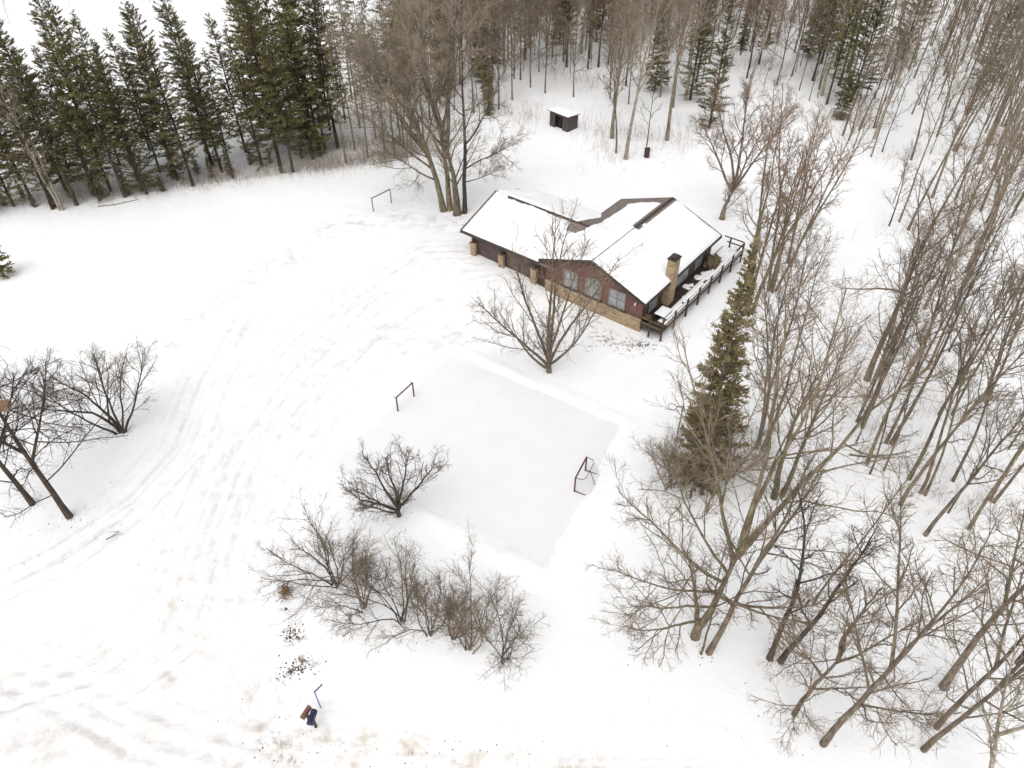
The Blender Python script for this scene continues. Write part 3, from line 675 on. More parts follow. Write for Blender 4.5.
# ------------------------------------------------------------------ conifers
def conifer_meshes(seed, H, rad, cb, bark='bark_dark', nm='needle', prof=.8, sup=0., droop=.15, per=6, dz=.42, dens=1.0, spray=.42, wid=.13, gap=.25, up=.25, r0=.16):
    rs = np.random.RandomState(seed)
    n = 10; P = grow(rs, np.zeros((1, 3)), np.array([[rs.randn() * .02, rs.randn() * .02, 1.]]), np.array([H]), n, .012, .02)
    q = np.linspace(0, 1, n)[None]; Rr = r0 * (1 - q) + .015 * q; Rr[:, 0] *= 1.3; P[:, 0, 2] -= .25
    zs = np.arange(cb * H, H - .15, dz); st = []; dr = []; ln = []
    for z in zs:
        f = (z - cb * H) / (H - cb * H); w = rad * ((1 - f) ** prof) * min(1, .55 + f * 3.0) + .12
        for j in range(per):
            if rs.rand() < gap * (1 - f * .5): continue
            a = rs.rand() * 6.283; i = z / H * (n - 1); k = min(int(i), n - 2); p = P[0, k] * (1 - (i - k)) + P[0, k + 1] * (i - k)
            st.append(p + [0, 0, rs.randn() * .28]); e = up * (f - .35) * 2 - droop + rs.randn() * .12
            dr.append([math.cos(a), math.sin(a), e]); ln.append(w * rs.uniform(.6, 1.15))
    # dead lower twigs
    sd = []; dd = []; ld = []
    for k in range(int(22 * cb * H / 5)):
        z = rs.uniform(.12, 1) * cb * H; a = rs.rand() * 6.283; i = z / H * (n - 1); kk = min(int(i), n - 2); p = P[0, kk] * (1 - (i - kk)) + P[0, kk + 1] * (i - kk)
        sd.append(p); dd.append([math.cos(a), math.sin(a), rs.uniform(-.3, .2)]); ld.append(rs.uniform(.4, 1.5))
    st = np.array(st); dr = np.array(dr); ln = np.array(ln)
    B = grow(rs, st, dr, ln, 5, .10, .05); qb = np.linspace(0, 1, 5)[None]; RB = (.012 + .014 * ln[:, None]) * (1 - qb) + .006 * qb
    gr = [(P, Rr, 8), (B, RB, 3)]
    if sd:
        Dd = grow(rs, np.array(sd), np.array(dd), np.array(ld), 4, .15, .0); RD = np.full((len(ld), 4), .012) * np.linspace(1, .5, 4)[None]; gr.append((Dd, RD, 3))
    V, F = tubes(gr); tm = fast_mesh('trunk', V, F, [bark], True)
    # sprays
    N = len(B); bt = rs.rand(N)
    cnt = np.maximum(3, (ln * 15 * dens).astype(int)); idx = np.repeat(np.arange(N), cnt); m = len(idx)
    t = rs.rand(m) ** .75 * .9 + .1; f = t * 4; i = np.clip(f.astype(int), 0, 3); f = (f - i)[:, None]
    p = B[idx, i] * (1 - f) + B[idx, i + 1] * f; tan = nrm(B[idx, i + 1] - B[idx, i])
    sidev = nrm(np.cross(tan, np.array([0, 0, 1.]))); sg = np.sign(rs.randn(m))[:, None]
    d = nrm(tan * (.75 + .4 * rs.rand(m, 1)) + sidev * sg * (.2 + .9 * rs.rand(m, 1)) + np.array([0, 0, 1.]) * (rs.randn(m, 1) * .4 - .02 + sup))
    L = (spray * (.55 + .75 * rs.rand(m)) * np.minimum(1, .5 + .5 * ln[idx]))[:, None]
    w = nrm(np.cross(d, nrm(rs.randn(m, 3) * .6 + np.array([0, 0, 1.])))) * (wid * (.6 + .8 * rs.rand(m, 1)) * .5)
    mid = p + d * L * .45 + rs.randn(m, 3) * .02
    V = np.stack([p, mid + w, p + d * L, mid - w], 1).reshape(-1, 3); F = np.arange(m * 4).reshape(m, 4)
    tint = np.repeat(np.clip(bt[idx] * .6 + .55 * rs.rand(m) - .08, 0, 1), 4)
    cm = fast_mesh('crown', V, F, [nm], False, tint=tint)
    return tm, cm
SPRUCE = [conifer_meshes(500 + i, random.Random(500 + i).uniform(15.5, 18.5), random.Random(510 + i).uniform(2.2, 3.2), .05 + .09 * (i % 3), nm=['needle', 'needle_olive', 'needle'][i % 3], prof=.62 + .06 * (i % 4), per=9, dz=.34, dens=1.75, spray=.36, wid=.07, gap=.52, droop=-.14, sup=.28) for i in range(7)]
YOUNG = [conifer_meshes(540 + i, 8 + i * 1.5, 1.7, .06, nm='needle', prof=.85, per=7, dz=.30, dens=1.2, gap=.2, r0=.09) for i in range(3)]
DEADPINE = [conifer_meshes(560 + i, 13.5 + i, 1.35, .40, nm='needle_olive', prof=.6, per=5, dz=.45, dens=.8, spray=.38, gap=.45, bark='bark', r0=.11) for i in range(3)]
CEDAR = conifer_meshes(580, 16.4, 2.2, .02, nm='needle_cedar', prof=.95, per=8, dz=.24, dens=2.3, spray=.32, wid=.085, gap=.38, bark='bark', up=.5, r0=.2, droop=-.1, sup=.3)

# ------------------------------------------------------------------ the trees one by one
rnd = random.Random(7)
def own(name, px, label, seed, stems, limb, sub, twig, fine=None, bark='bark', tw='twig', cat='tree', group=None, jit=.05, trop=.03, n=12, s=1.):
    return plant_tree(name, bare_meshes(seed, stems, limb, sub, twig, fine, bark, tw, jit, trop, n), at(*px), 0, s, label, cat, group)
Z0 = (0, 0, 0)
# tree in front of the house
own('bare_tree', (549, 372), 'leafless many-stemmed tree on the lawn in front of the brick house', 1001,
    [((0, 0, 0), 90, 4, 3.4, .21, .08), ((-.1, 0, .5), 175, 38, 8.2, .13, .02), ((-.12, -.05, .3), 205, 47, 7.6, .11, .018), ((-.1, .05, .9), 150, 20, 9.6, .13, .02), ((0, .1, 1.2), 100, 7, 11.0, .15, .02),
     ((.1, .05, 1.0), 60, 11, 11.2, .14, .02), ((.12, 0, .8), 25, 24, 9.6, .12, .02), ((.12, -.05, .7), 350, 44, 7.8, .11, .018), ((0, -.1, .6), 265, 30, 6.8, .09, .016), ((.05, .05, 1.6), 0, 14, 10, .11, .02)],
    dict(n=9, t0=.2, ang=34, aj=10, len=3.8, trop=.05, rmax=.04, tl=.55, jit=.10), dict(n=5, lf=.42, rmax=.016), dict(n=4, lf=.5, r=.0095), dict(n=2, lf=.5, r=.007), 'bark', 'twig', jit=.05, trop=.05, s=.95)
own('bare_tree', (399, 516), 'small round-crowned bare tree at the near edge of the ice rink', 1002,
    [((0, 0, 0), 90, 3, 2.6, .19, .06), ((-.1, 0, .6), 170, 55, 5.0, .11, .02), ((-.1, 0, 1.0), 150, 32, 5.6, .12, .02), ((0, .05, 1.2), 100, 12, 5.2, .11, .02), ((.05, 0, 1.3), 60, 20, 5.4, .11, .02), ((.1, 0, 1.1), 20, 46, 5.6, .12, .02), ((.05, -.1, .9), 300, 40, 4.2, .09, .018), ((-.05, -.1, .8), 225, 42, 4.6, .09, .018), ((-.12, 0, .4), 185, 72, 3.2, .08, .015)],
    dict(n=8, t0=.28, ang=40, aj=12, len=2.2, trop=.05, rmax=.034, tl=.45), dict(n=5, lf=.48, rmax=.014), dict(n=4, lf=.55, r=.0085), dict(n=3, lf=.5, r=.007), 'bark_dark', 'twig', jit=.11, trop=.07, s=.80)
SHR = [((335, 585), 4.7, 140), ((364, 609), 4.7, 150), ((401, 623), 5.8, 110), ((431, 636), 5.0, 110), ((452, 638), 3.0, 120), ((469, 650), 5.2, 80), ((503, 660), 3.8, 60)]
SHL = ['leftmost of the bare shrubs below the rink, fanning to the left', 'bare shrub just right of the leftmost one, with low drooping side branches', 'tall upright bare shrub in the middle of the row below the rink',
       'bare shrub with a sinuous stem right of the tall middle shrub', 'smallest thin bare shrub in the row below the rink', 'wide vase-shaped bare shrub near the right end of the row', 'rightmost low bare shrub of the row below the rink']
for i, (px, h, az) in enumerate(SHR):
    rs_ = random.Random(60 + i); st = []
    k = (10, 9, 8, 7, 5, 8, 6)[i]
    for j in range(k):
        a = az + (j - k / 2) * 360 / k * .8 + rs_.uniform(-15, 15); spread = abs(((a - az + 180) % 360) - 180) / 180
        st.append(((rs_.uniform(-.18, .18), rs_.uniform(-.18, .18), 0), a, rs_.uniform(8, 30) + 26 * spread * rs_.random(), h * rs_.uniform(.75, 1.1) * (1 - .3 * spread), rs_.uniform(.032, .05), .010))
    own('bare_shrub', px, SHL[i], 1010 + i, st, dict(n=7, t0=.28, ang=32, aj=13, len=2.1, trop=.03, rmax=.022, tl=.5), dict(n=4, lf=.48, rmax=.011), dict(n=3, lf=.55, r=.0075), dict(n=2, lf=.5, r=.006), 'bark' if i % 2 else 'bark_dark', 'twig', 'shrub', 'bare shrubs in a row below the rink', .11, .03)
# left yard
own('bare_tree', (122, 433), 'small dark spreading tree leaning left in the open snow on the left', 1030,
    [((0, 0, 0), 165, 26, 6.8, .12, .02), ((-.1, .1, 0), 140, 18, 7.0, .12, .02), ((0, 0, 0), 90, 12, 6.2, .10, .02), ((.1, 0, 0), 30, 34, 6.2, .10, .02), ((-.1, -.1, 0), 185, 52, 6.0, .09, .02), ((.1, 0, 0), 10, 12, 6, .09, .02), ((0, 0, 1), 90, 30, 5, .08, .02)],
    dict(n=9, t0=.28, ang=44, aj=12, len=2.4, trop=.05, rmax=.035, tl=.45), dict(n=5, lf=.48, rmax=.015), dict(n=5, lf=.55, r=.009), dict(n=2, lf=.5, r=.007), 'bark_dark', 'twig', jit=.10, trop=.04, s=.92)
for px, lab, sd, H, az in (((70, 517), 'dark bare tree with wooden box on its trunk at left edge', 1040, 12.5, 190), ((33, 504), 'dark bare tree cut by the left edge, left of the box tree', 1041, 11.0, 200), ((-55, 425), 'bare tree whose reddish twigs reach in at the left edge', 1042, 9.5, 100)):
    own('bare_tree', px, lab, sd, [((0, 0, 0), az, 3, H, .19 if sd == 1040 else .17, .03), ((0, 0, H * .36), 40, 30, H * .5, .10, .02), ((0, 0, H * .42), 200, 32, H * .48, .10, .02)],
        dict(n=17, t0=.16, t1=.97, ang=62, aj=14, len=5.0, trop=.015, rmax=.045, tl=.6, jit=.13), dict(n=6, lf=.40, rmax=.017, trop=.02), dict(n=5, lf=.5, r=.0095, trop=.02), dict(n=2, lf=.5, r=.0075), 'bark_dark' if sd != 1042 else 'bark', 'twig_dark' if sd != 1042 else 'twig_red', jit=.04)
plant_tree('spruce_tree', YOUNG[0], at(5, 277), 1.0, .62, 'small dark green spruce cut off by the left edge of the photo', 'spruce')
# big clump behind the garage
own('bare_tree', (447, 211), 'tall twin-trunked bare tree, leftmost of the clump behind the garage', 1050,
    [((-.3, 0, 0), 150, 10, 16.5, .30, .04), ((.3, .1, 0), 120, 6, 17.5, .27, .04), ((-.3, 0, 4.0), 185, 50, 8.0, .12, .02), ((-.3, 0, 3), 205, 58, 7, .10, .02), ((-.4, 0, 5.5), 170, 36, 12, .14, .02), ((-.3, 0, 6.5), 190, 27, 13, .15, .02), ((-.3, 0, 5.0), 150, 44, 11, .13, .02), ((-.3, 0, 8), 220, 32, 10, .12, .02), ((.2, 0, 6.5), 60, 24, 9, .12, .02)],
    dict(n=13, t0=.24, ang=42, aj=12, len=5.2, trop=.06, rmax=.10, tl=.5), dict(n=8, lf=.42, rmax=.03), dict(n=7, lf=.5, r=.014), dict(n=4, lf=.5), 'bark_olive', 'twig_grey', jit=.05, trop=.03)
own('bare_tree', (457.5, 215), 'thickest straight trunk in the middle of the bare clump behind the garage', 1051,
    [((0, 0, 0), 90, 2, 8, .40, .27), ((-.05, 0, 5.5), 140, 20, 13, .18, .03), ((.05, 0, 6.5), 60, 12, 13, .19, .03), ((0, .05, 7.5), 200, 16, 12, .17, .03), ((0, .05, 6.0), 190, 34, 10, .14, .03)],
    dict(n=12, t0=.3, ang=40, aj=12, len=5.0, trop=.06, rmax=.09, tl=.5), dict(n=8, lf=.42, rmax=.03), dict(n=7, lf=.5, r=.014), dict(n=4, lf=.5), 'bark', 'twig_grey', jit=.05, trop=.03)
own('bare_tree', (464.6, 213.5), 'slimmer trunk with long level limbs, rightmost of the clump behind the garage', 1052,
    [((0, 0, 0), 45, 4, 17, .22, .03), ((.1, 0, 4.2), 5, 62, 5.2, .08, .015), ((.1, 0, 6.3), 20, 50, 6.5, .09, .015), ((.1, 0, 3.0), 345, 70, 3.8, .06, .012)],
    dict(n=10, t0=.34, ang=46, aj=12, len=4.0, trop=.05, rmax=.07, tl=.5), dict(n=6, lf=.42, rmax=.025), dict(n=6, lf=.5, r=.013), dict(n=4, lf=.5), 'bark_dark', 'twig', jit=.05, trop=.02)
# trees between shed and house
P_ = lambda px, m_, lab, s=1., sz=None, nm='bare_tree', cat='tree', g=None: plant_tree(nm, m_, at(*px), rnd.uniform(0, 6.28), s, lab, cat, g, sz=sz)
P_((612, 138), BIG[0], 'mossy trunked bare tree just right of the small shed', 1.08)
P_((616, 153), FOREST[0], 'thin bare tree squeezed between two thicker trunks right of the shed', .95)
P_((625.5, 159), BIG[1], 'pale straight trunked tree standing furthest out on the snow beyond the house', 1.08)
P_((646.5, 146), POLES[1], 'thin crooked sapling rising directly behind the maroon barrel', 1.0)
P_((667, 140), BIG[2], 'thick dark based tree right of the maroon barrel', 1.1)
P_((690, 100), SPRUCE[0], 'dark spruce behind the narrow spruce, above the house roof', .82, nm='spruce_tree', cat='spruce')
P_((709, 128), SPRUCE[3], 'narrow dark pointed spruce nearest behind the house', .86, nm='spruce_tree', cat='spruce')
own('bare_tree', (722, 219), 'vase-shaped bare tree just beyond the far corner of the deck', 1060,
    [((0, 0, 0), 90, 3, 3.6, .30, .24), ((-.1, 0, 2.8), 165, 38, 7.5, .14, .02), ((-.05, 0, 3.2), 120, 18, 9, .14, .02), ((.05, 0, 3.2), 60, 12, 9.5, .15, .02), ((.1, 0, 3.0), 15, 34, 8, .13, .02), ((0, -.1, 3), 270, 22, 8, .12, .02)],
    dict(n=10, t0=.22, ang=36, aj=10, len=3.4, trop=.08, rmax=.05, tl=.5), dict(n=6, lf=.45, rmax=.022), dict(n=6, lf=.5, r=.012), dict(n=3, lf=.5), 'bark', 'twig_red', jit=.06, trop=.05)
def multi(px, lab, seed, ks, h, r, bark='bark', tw='twig', lean=(3, 13), n=11, ln=3.0, fine=3):
    rs_ = random.Random(seed); st = []
    for j in range(ks):
        a = j * 360 / ks + rs_.uniform(-30, 30); st.append(((.25 * math.cos(R(a)), .25 * math.sin(R(a)), 0), a, rs_.uniform(*lean), h * rs_.uniform(.82, 1.05), r * rs_.uniform(.75, 1.1), .018))
    return own('bare_tree', px, lab, seed, st, dict(n=n, t0=.26, ang=34, aj=11, len=ln, trop=.09, rmax=.055, tl=.55), dict(n=5, lf=.45, rmax=.022), dict(n=5, lf=.5, r=.012), dict(n=fine, lf=.5), bark, tw, jit=.045, trop=.03)
multi((749, 312), 'tall many-stemmed bare tree right of the deck, nearest to it', 1070, 5, 16.5, .16, 'bark_olive', 'twig_red')
multi((772, 290), 'tall many-stemmed bare tree behind the one beside the deck', 1071, 4, 16.5, .15, 'bark', 'twig')
multi((790, 262), 'slender double bare tree between the deck and the right woods', 1072, 3, 14.5, .12, 'bark', 'twig_red')
multi((760, 447), 'group of slim bare stems right of the olive cedar', 1073, 4, 14.5, .12, 'bark', 'twig', (3, 9))
P_((767, 398), FOREST[2], 'straight slim bare tree behind the olive cedar', .92)
multi((778, 497), 'bare tree with two heavy leaning stems right of the cedar', 1074, 2, 13.5, .20, 'bark_olive', 'twig', (5, 9), 13, 4.0)
# cedar
plant_tree('cedar_tree', CEDAR, at(699, 484), .4, 1., 'tall olive green cedar with brownish lower boughs beside the rink', 'cedar')
P_((722, 506), POLES[4], 'thin bare sapling in front of the right side of the cedar', 1.0)
P_((706, 512), POLES[2], 'thin bare sapling in front of the middle of the cedar', .95)
P_((690, 498), POLES[3], 'bare sapling tangled in the lower boughs of the cedar', .75)
for i, (px, lab) in enumerate([((668, 486), 'brown tangled bush at the left foot of the olive cedar'), ((730, 478), 'brown tangled bush at the right foot of the olive cedar')]):
    rs_ = random.Random(90 + i)
    own('bare_shrub', px, lab, 1120 + i, [((rs_.uniform(-.3, .3), rs_.uniform(-.3, .3), 0), rs_.uniform(0, 360), rs_.uniform(8, 40), rs_.uniform(3, 5.5), .04, .01) for j in range(9)], dict(n=8, t0=.2, ang=40, aj=14, len=1.9, trop=.03, rmax=.02, tl=.4), dict(n=5, lf=.5, rmax=.012), dict(n=5, lf=.55, r=.0085), dict(n=2, lf=.5, r=.007), 'bark', 'twig_grey', 'shrub', None, .12, .03)
# big spreading tree in front of the cedar
own('bare_tree', (695, 637), 'largest spreading bare tree on the near right, with low crooked limbs', 1080,
    [((0, 0, 0), 60, 3, 10.0, .24, .06), ((.2, .2, 7.2), 100, 8, 13.5, .13, .025), ((.2, .2, 7.6), 70, 12, 13, .12, .025), ((.2, .2, 7.0), 20, 26, 13, .14, .025), ((.2, .2, 6.6), 150, 20, 11, .10, .025),
     ((-.2, 0, .8), 170, 14, 5.5, .16, .06), ((-.6, .2, 5.0), 178, 54, 7.0, .09, .02), ((-.6, .2, 4.4), 205, 62, 6.4, .075, .02), ((-.6, .2, 5.7), 150, 40, 6.5, .08, .02), ((-.3, .1, 3.0), 195, 62, 6.2, .07, .02), ((-.2, 0, 1.6), 190, 74, 4.6, .08, .015), ((.1, .1, 4), 300, 60, 5, .09, .015)],
    dict(n=8, t0=.25, ang=44, aj=13, len=3.8, trop=.04, rmax=.05, tl=.5, jit=.15), dict(n=5, lf=.45, rmax=.017), dict(n=5, lf=.5, r=.010), dict(n=2, lf=.5, r=.008), 'bark_olive', 'twig', jit=.08, trop=.02)
own('bare_tree', (708, 653), 'bare tree leaning right from the foot of the largest near tree', 1081,
    [((0, 0, 0), 15, 10, 13, .16, .02), ((.9, .3, 5), 40, 26, 7, .10, .02), ((.5, .2, 4.2), 300, 50, 5, .08, .015)], dict(n=11, t0=.28, ang=50, aj=12, len=3.3, trop=.03, rmax=.05, tl=.5, jit=.14), dict(n=5, lf=.45, rmax=.017), dict(n=4, lf=.5, r=.0095), dict(n=2, lf=.5, r=.0075), 'bark', 'twig', jit=.06, trop=.02)
P_((701, 654), POLES[0], 'thin sapling between the two trunks of the near right trees', 1.0)
multi((775, 660), 'slim forked bare tree in open snow on the lower right', 1082, 2, 12.5, .15, 'bark_dark', 'twig', (1, 5), 11, 2.6, 2)
P_((813, 604), POLES[2], 'slim young bare tree behind the forked one on the lower right', 1.05)
own('bare_tree', (794, 715), 'short crooked bare tree with wide low twigs on the lower right', 1083,
    [((0, 0, 0), 60, 3, 7.5, .13, .03), ((.2, .2, 4.6), 80, 20, 4.5, .11, .02), ((.2, .2, 4.4), 350, 36, 4.0, .07, .02), ((.1, .1, 3.2), 150, 36, 4.2, .06, .02), ((.1, .1, 2.4), 330, 48, 3.2, .05, .02), ((0, 0, 2.0), 220, 48, 3.0, .05, .015)],
    dict(n=8, t0=.2, ang=50, aj=12, len=2.6, trop=.01, rmax=.035, tl=.45, jit=.16), dict(n=5, lf=.48, rmax=.015), dict(n=5, lf=.5, r=.009), dict(n=2, lf=.5, r=.007), 'bark', 'twig', jit=.12, trop=.01)
own('bare_tree', (823, 744), 'tall bare tree with forked upper trunk at the bottom right', 1084,
    [((0, 0, 0), 0, 2, 15.5, .155, .025), ((.1, .1, 7.5), 20, 13, 8, .08, .02), ((.1, .1, 7.8), 110, 18, 8, .08, .02), ((.1, .1, 5.5), 130, 28, 6.5, .06, .02), ((0, .1, 4.2), 320, 45, 3.5, .05, .015)],
    dict(n=11, t0=.22, ang=44, aj=12, len=3.2, trop=.04, rmax=.04, tl=.5, jit=.14), dict(n=5, lf=.45, rmax=.016), dict(n=5, lf=.5, r=.0095), dict(n=2, lf=.5, r=.0075), 'bark', 'twig', jit=.035, trop=.03)
for i, (px, lab, h, tw_, bk) in enumerate([((923, 750), 'pale twigged bare tree rising from the bottom right corner', 13, 'twig_grey', 'bark'), ((936, 728), 'pale bare tree close behind the bottom right corner tree', 12, 'twig_grey', 'bark'), ((943, 688), 'thick trunked bare tree right of the forked one at lower right', 15, 'twig', 'bark'), ((1018, 664), 'bare tree cut by the right edge near the bottom', 13, 'twig', 'bark_dark'), ((985, 800), 'nearest bare tree reaching in from the bottom right corner', 11, 'twig_grey', 'bark_pale')]):
    own('bare_tree', px, lab, 1090 + i, [((0, 0, 0), 10 + 40 * i, 5 if i < 4 else 14, h, .13 if i != 2 else .18, .025), ((.1, .1, h * .45), 40 + 70 * i, 18, h * .5, .08, .02)], dict(n=10, t0=.24, ang=44, aj=12, len=3.4, trop=.05, rmax=.042, tl=.5, jit=.14), dict(n=5, lf=.45, rmax=.017), dict(n=5, lf=.5, r=.0095), dict(n=2, lf=.5, r=.0075), bk, tw_, jit=.035, trop=.03)
# front row of the right woods, from their bases
FRONT = [((856, 443), 'p'), ((867, 464), 'f'), ((870, 474), 'p'), ((891, 444), 'f'), ((884, 471), 'p'), ((909, 479), 'f'), ((900, 505), 'f'), ((921, 493), 'f'), ((953, 481), 'f'), ((925, 535), 'f'), ((969, 529), 'f'), ((939, 415), 'f'), ((861, 422), 'f'), ((952, 415), 'f'), ((867, 380), 'b'), ((909, 385), 'f'), ((949, 352), 'p'), ((967, 272), 'b'), ((924, 309), 'f'), ((936, 357), 'p'), ((948, 513), 'p'),
         ((874, 139), 'b'), ((871, 157), 'p'), ((849, 140), 'p'), ((853, 149), 'p'), ((843, 135), 'f'), ((882, 152), 'p'), ((911, 160), 'f'), ((966, 115), 'b'), ((955, 200), 'f'), ((987, 146), 'f'), ((899, 222), 'f'), ((908, 230), 'f'), ((889, 226), 'p'), ((862, 428), 'f'), ((872, 384), 'f'), ((879, 376), 'f')]
taken = []
ORD = ['first', 'second', 'third', 'fourth', 'fifth', 'sixth', 'seventh', 'eighth', 'ninth', 'tenth', 'eleventh', 'twelfth', 'thirteenth', 'fourteenth', 'fifteenth', 'sixteenth', 'seventeenth', 'eighteenth', 'nineteenth', 'twentieth']
FL = {(856, 443): 'leftmost slim sapling at the front of the right woods', (900, 505): 'straight slim bare tree at the front of the right woods above the open snow', (925, 535): 'nearest slim tree of the front row of the right woods', (969, 529): 'slim bare tree near the right edge at the front of the woods', (953, 481): 'dark slanting trunk behind the front row of the right woods', (921, 493): 'curved slim bare tree in the front row of the right woods', (867, 464): 'curved slim bare tree beside the left end of the fallen branch', (891, 444): 'bare tree with dark snow-ringed foot above the fallen branch', (909, 479): 'slim straight tree immediately left of the curved front row tree', (874, 139): 'thick straight trunk at the back edge of the open corridor on right', (967, 272): 'dark thick trunk deep in the right woods near the right edge', (867, 380): 'heavy crowned bare tree leading the clump at left of the right woods'}
nf = 0
rest = sorted([p for p, k in FRONT if k != 'p' and p not in FL], key=lambda p: -p[1]); restp = sorted([p for p, k in FRONT if k == 'p' and p not in FL], key=lambda p: -p[1])
for i, p in enumerate(rest): FL[p] = 'slim brown tree at the left edge of right woods, %s nearest by its foot' % ORD[i]
for i, p in enumerate(restp): FL[p] = 'thin sapling at the left edge of the right woods, %s nearest by its foot' % ORD[i]
for px, k in FRONT:
    m_ = {'p': POLES, 'f': FOREST, 'b': BIG}[k]; m_ = m_[nf % len(m_)]; nf += 1
    Q = at(*px); taken.append((Q[0], Q[1]))
    plant_tree('bare_tree' if k != 'p' else 'sapling', m_, Q, rnd.uniform(0, 6.28), rnd.uniform(.9, 1.05), FL.get(px, 'slim bare brown tree at the near edge of the right woods' if k != 'p' else 'thin sapling at the near edge of the right woods'), 'tree' if k != 'p' else 'sapling', 'front trees of the right woods' if k != 'p' else 'front saplings of the right woods')
# fill: woods on the right and at the back
def interp(v, tab): return float(np.interp(v, [a for a, _ in tab], [b_ for _, b_ in tab]))
RB = [(-40, 800), (60, 815), (120, 842), (160, 872), (215, 897), (300, 903), (350, 895), (380, 868), (470, 872), (500, 915), (540, 945), (600, 990), (640, 1032), (780, 1075)]
BB = [(395, 150), (430, 138), (480, 112), (520, 124), (540, 98), (600, 96), (612, 118), (680, 112), (720, 116), (760, 98), (815, 105), (842, 130)]
def zone(x, y):
    u, v = PX((x, y, 0))
    if v < -25: return None
    if u > interp(v, RB) and u < 1075: return 'right'
    if 395 <= u <= 850 and v < interp(u, BB): return 'back'
    return None
def fill(n, meshes, names, cats, labels, groups, mind, seed, sc=(.88, 1.1), want=('right', 'back'), near=None):
    r = random.Random(seed); k = 0; tries = 0
    while k < n and tries < 60000:
        tries += 1
        x = r.uniform(-24, 110); y = r.uniform(10, 140)
        if near and r.random() > near(x, y): continue
        z = zone(x, y)
        if z not in want: continue
        if any((x - a) ** 2 + (y - b_) ** 2 < mind * mind for a, b_ in taken): continue
        taken.append((x, y))
        i = r.randrange(len(meshes)); s = r.uniform(*sc)
        plant_tree(names, meshes[i], (x, y, gh(x, y)), r.uniform(0, 6.28), s, labels[z], cats, groups[z], sz=s * r.uniform(.93, 1.1)); k += 1
    return k
fill(26, SPRUCE, 'spruce_tree', 'spruce', {'right': 'dark spruce among the bare trees of the right woods', 'back': 'dark green spruce among the bare woods at the back'}, {'right': 'spruces in the right woods', 'back': 'spruces in the back woods'}, 3.2, 3, (.75, 1.0), near=lambda x, y: 1.0 if (y > 84 and -14 < x < 60) else .02)
fill(24, YOUNG, 'young_spruce', 'spruce', {'back': 'low young spruce under the bare trees of the back woods'}, {'back': 'young spruces in the back woods'}, 2.0, 4, (.5, 1.0), want=('back',))
fill(22, BIG, 'bare_tree', 'tree', {'right': 'heavy crowned bare tree deep in the right woods', 'back': 'heavy crowned bare tree in the back woods'}, {'right': 'heavy bare trees of the right woods', 'back': 'heavy bare trees of the back woods'}, 3.0, 5, near=lambda x, y: 1.0 if y > 60 else .5)
fill(150, THICK, 'bare_tree', 'tree', {'back': 'slender bare tree in the woods along the top of the photo'}, {'back': 'slender bare trees of the back woods'}, 1.5, 12, want=('back',))
fill(20, BIG, 'bare_tree', 'tree', {'back': 'heavy crowned bare tree in the back woods'}, {'back': 'heavy bare trees of the back woods'}, 2.0, 15, want=('back',))
fill(62, FOREST, 'bare_tree', 'tree', {'right': 'slender bare brown tree inside the dense right woods'}, {'right': 'slender bare trees of the right woods'}, 1.7, 11, want=('right',), near=lambda x, y: 1.0 if y < 75 else .55)
fill(40, FOREST, 'bare_tree', 'tree', {'right': 'slender bare tree at the far top of the right woods'}, {'right': 'slender bare trees at the far top of the right woods'}, 1.5, 17, (.75, 1.0), want=('right',), near=lambda x, y: 1.0 if y > 72 else 0)
fill(70, POLES, 'sapling', 'sapling', {'right': 'thin sapling at the far top of the right woods', 'back': 'thin bare sapling in the back woods'}, {'right': 'saplings at the far top of the right woods', 'back': 'saplings of the back woods'}, .9, 18, (.8, 1.25), near=lambda x, y: 1.0 if y > 78 else 0)
fill(120, POLES, 'sapling', 'sapling', {'right': 'thin bare sapling inside the right woods', 'back': 'thin bare sapling in the back woods'}, {'right': 'saplings of the right woods', 'back': 'saplings of the back woods'}, 1.0, 13, (.7, 1.15), near=lambda x, y: 1.0 if y > 55 else .4)
# upper left conifer stand
LEFT = [(14, 206), (53, 209), (77, 205), (100, 200), (111, 191), (125, 197), (147, 194), (178, 180), (193, 186), (233, 178), (262, 166), (280, 166), (293, 172), (313, 159), (319, 150), (338, 148), (295, 129), (-12, 215), (-40, 222), (30, 196), (66, 190), (90, 180), (137, 176), (160, 172), (212, 165), (246, 152), (222, 172), (276, 148), (20, 180), (120, 165), (330, 130), (-60, 205), (150, 150), (40, 165), (95, 150), (205, 140), (262, 128), (0, 180), (70, 172), (172, 166), (120, 146), (285, 140), (310, 122)]
for i, px in enumerate(LEFT):
    front = i < 17; rank = ORD[sorted(q[0] for q in LEFT[:17]).index(px[0])] if front else ''
    plant_tree('spruce_tree', SPRUCE[i % 7], at(*px), rnd.uniform(0, 6.28), rnd.uniform(.72, 1.12) * (1 if front else .98), 'tall spruce in front row of upper left stand, %s from the left edge' % rank if front else 'tall spruce behind the front row of the upper left stand', 'spruce', 'front spruces of the upper left stand' if front else 'rear spruces of the upper left stand')
for i, px in enumerate([(346, 163), (355, 150), (368, 158), (376, 140), (385, 152), (395, 158), (404, 148), (360, 128), (345, 120), (380, 118), (398, 128), (412, 138), (424, 146), (330, 110), (352, 100), (372, 96), (392, 104), (415, 112), (430, 120), (440, 104), (338, 90), (365, 78), (400, 84), (426, 92), (325, 150), (308, 140)]):
    plant_tree('pine_tree', DEADPINE[i % 3], at(*px), rnd.uniform(0, 6.28), rnd.uniform(.85, 1.05), 'thin half-bare pine in the row between spruce stand and garage clump', 'pine', 'thin pines beside the spruce stand')
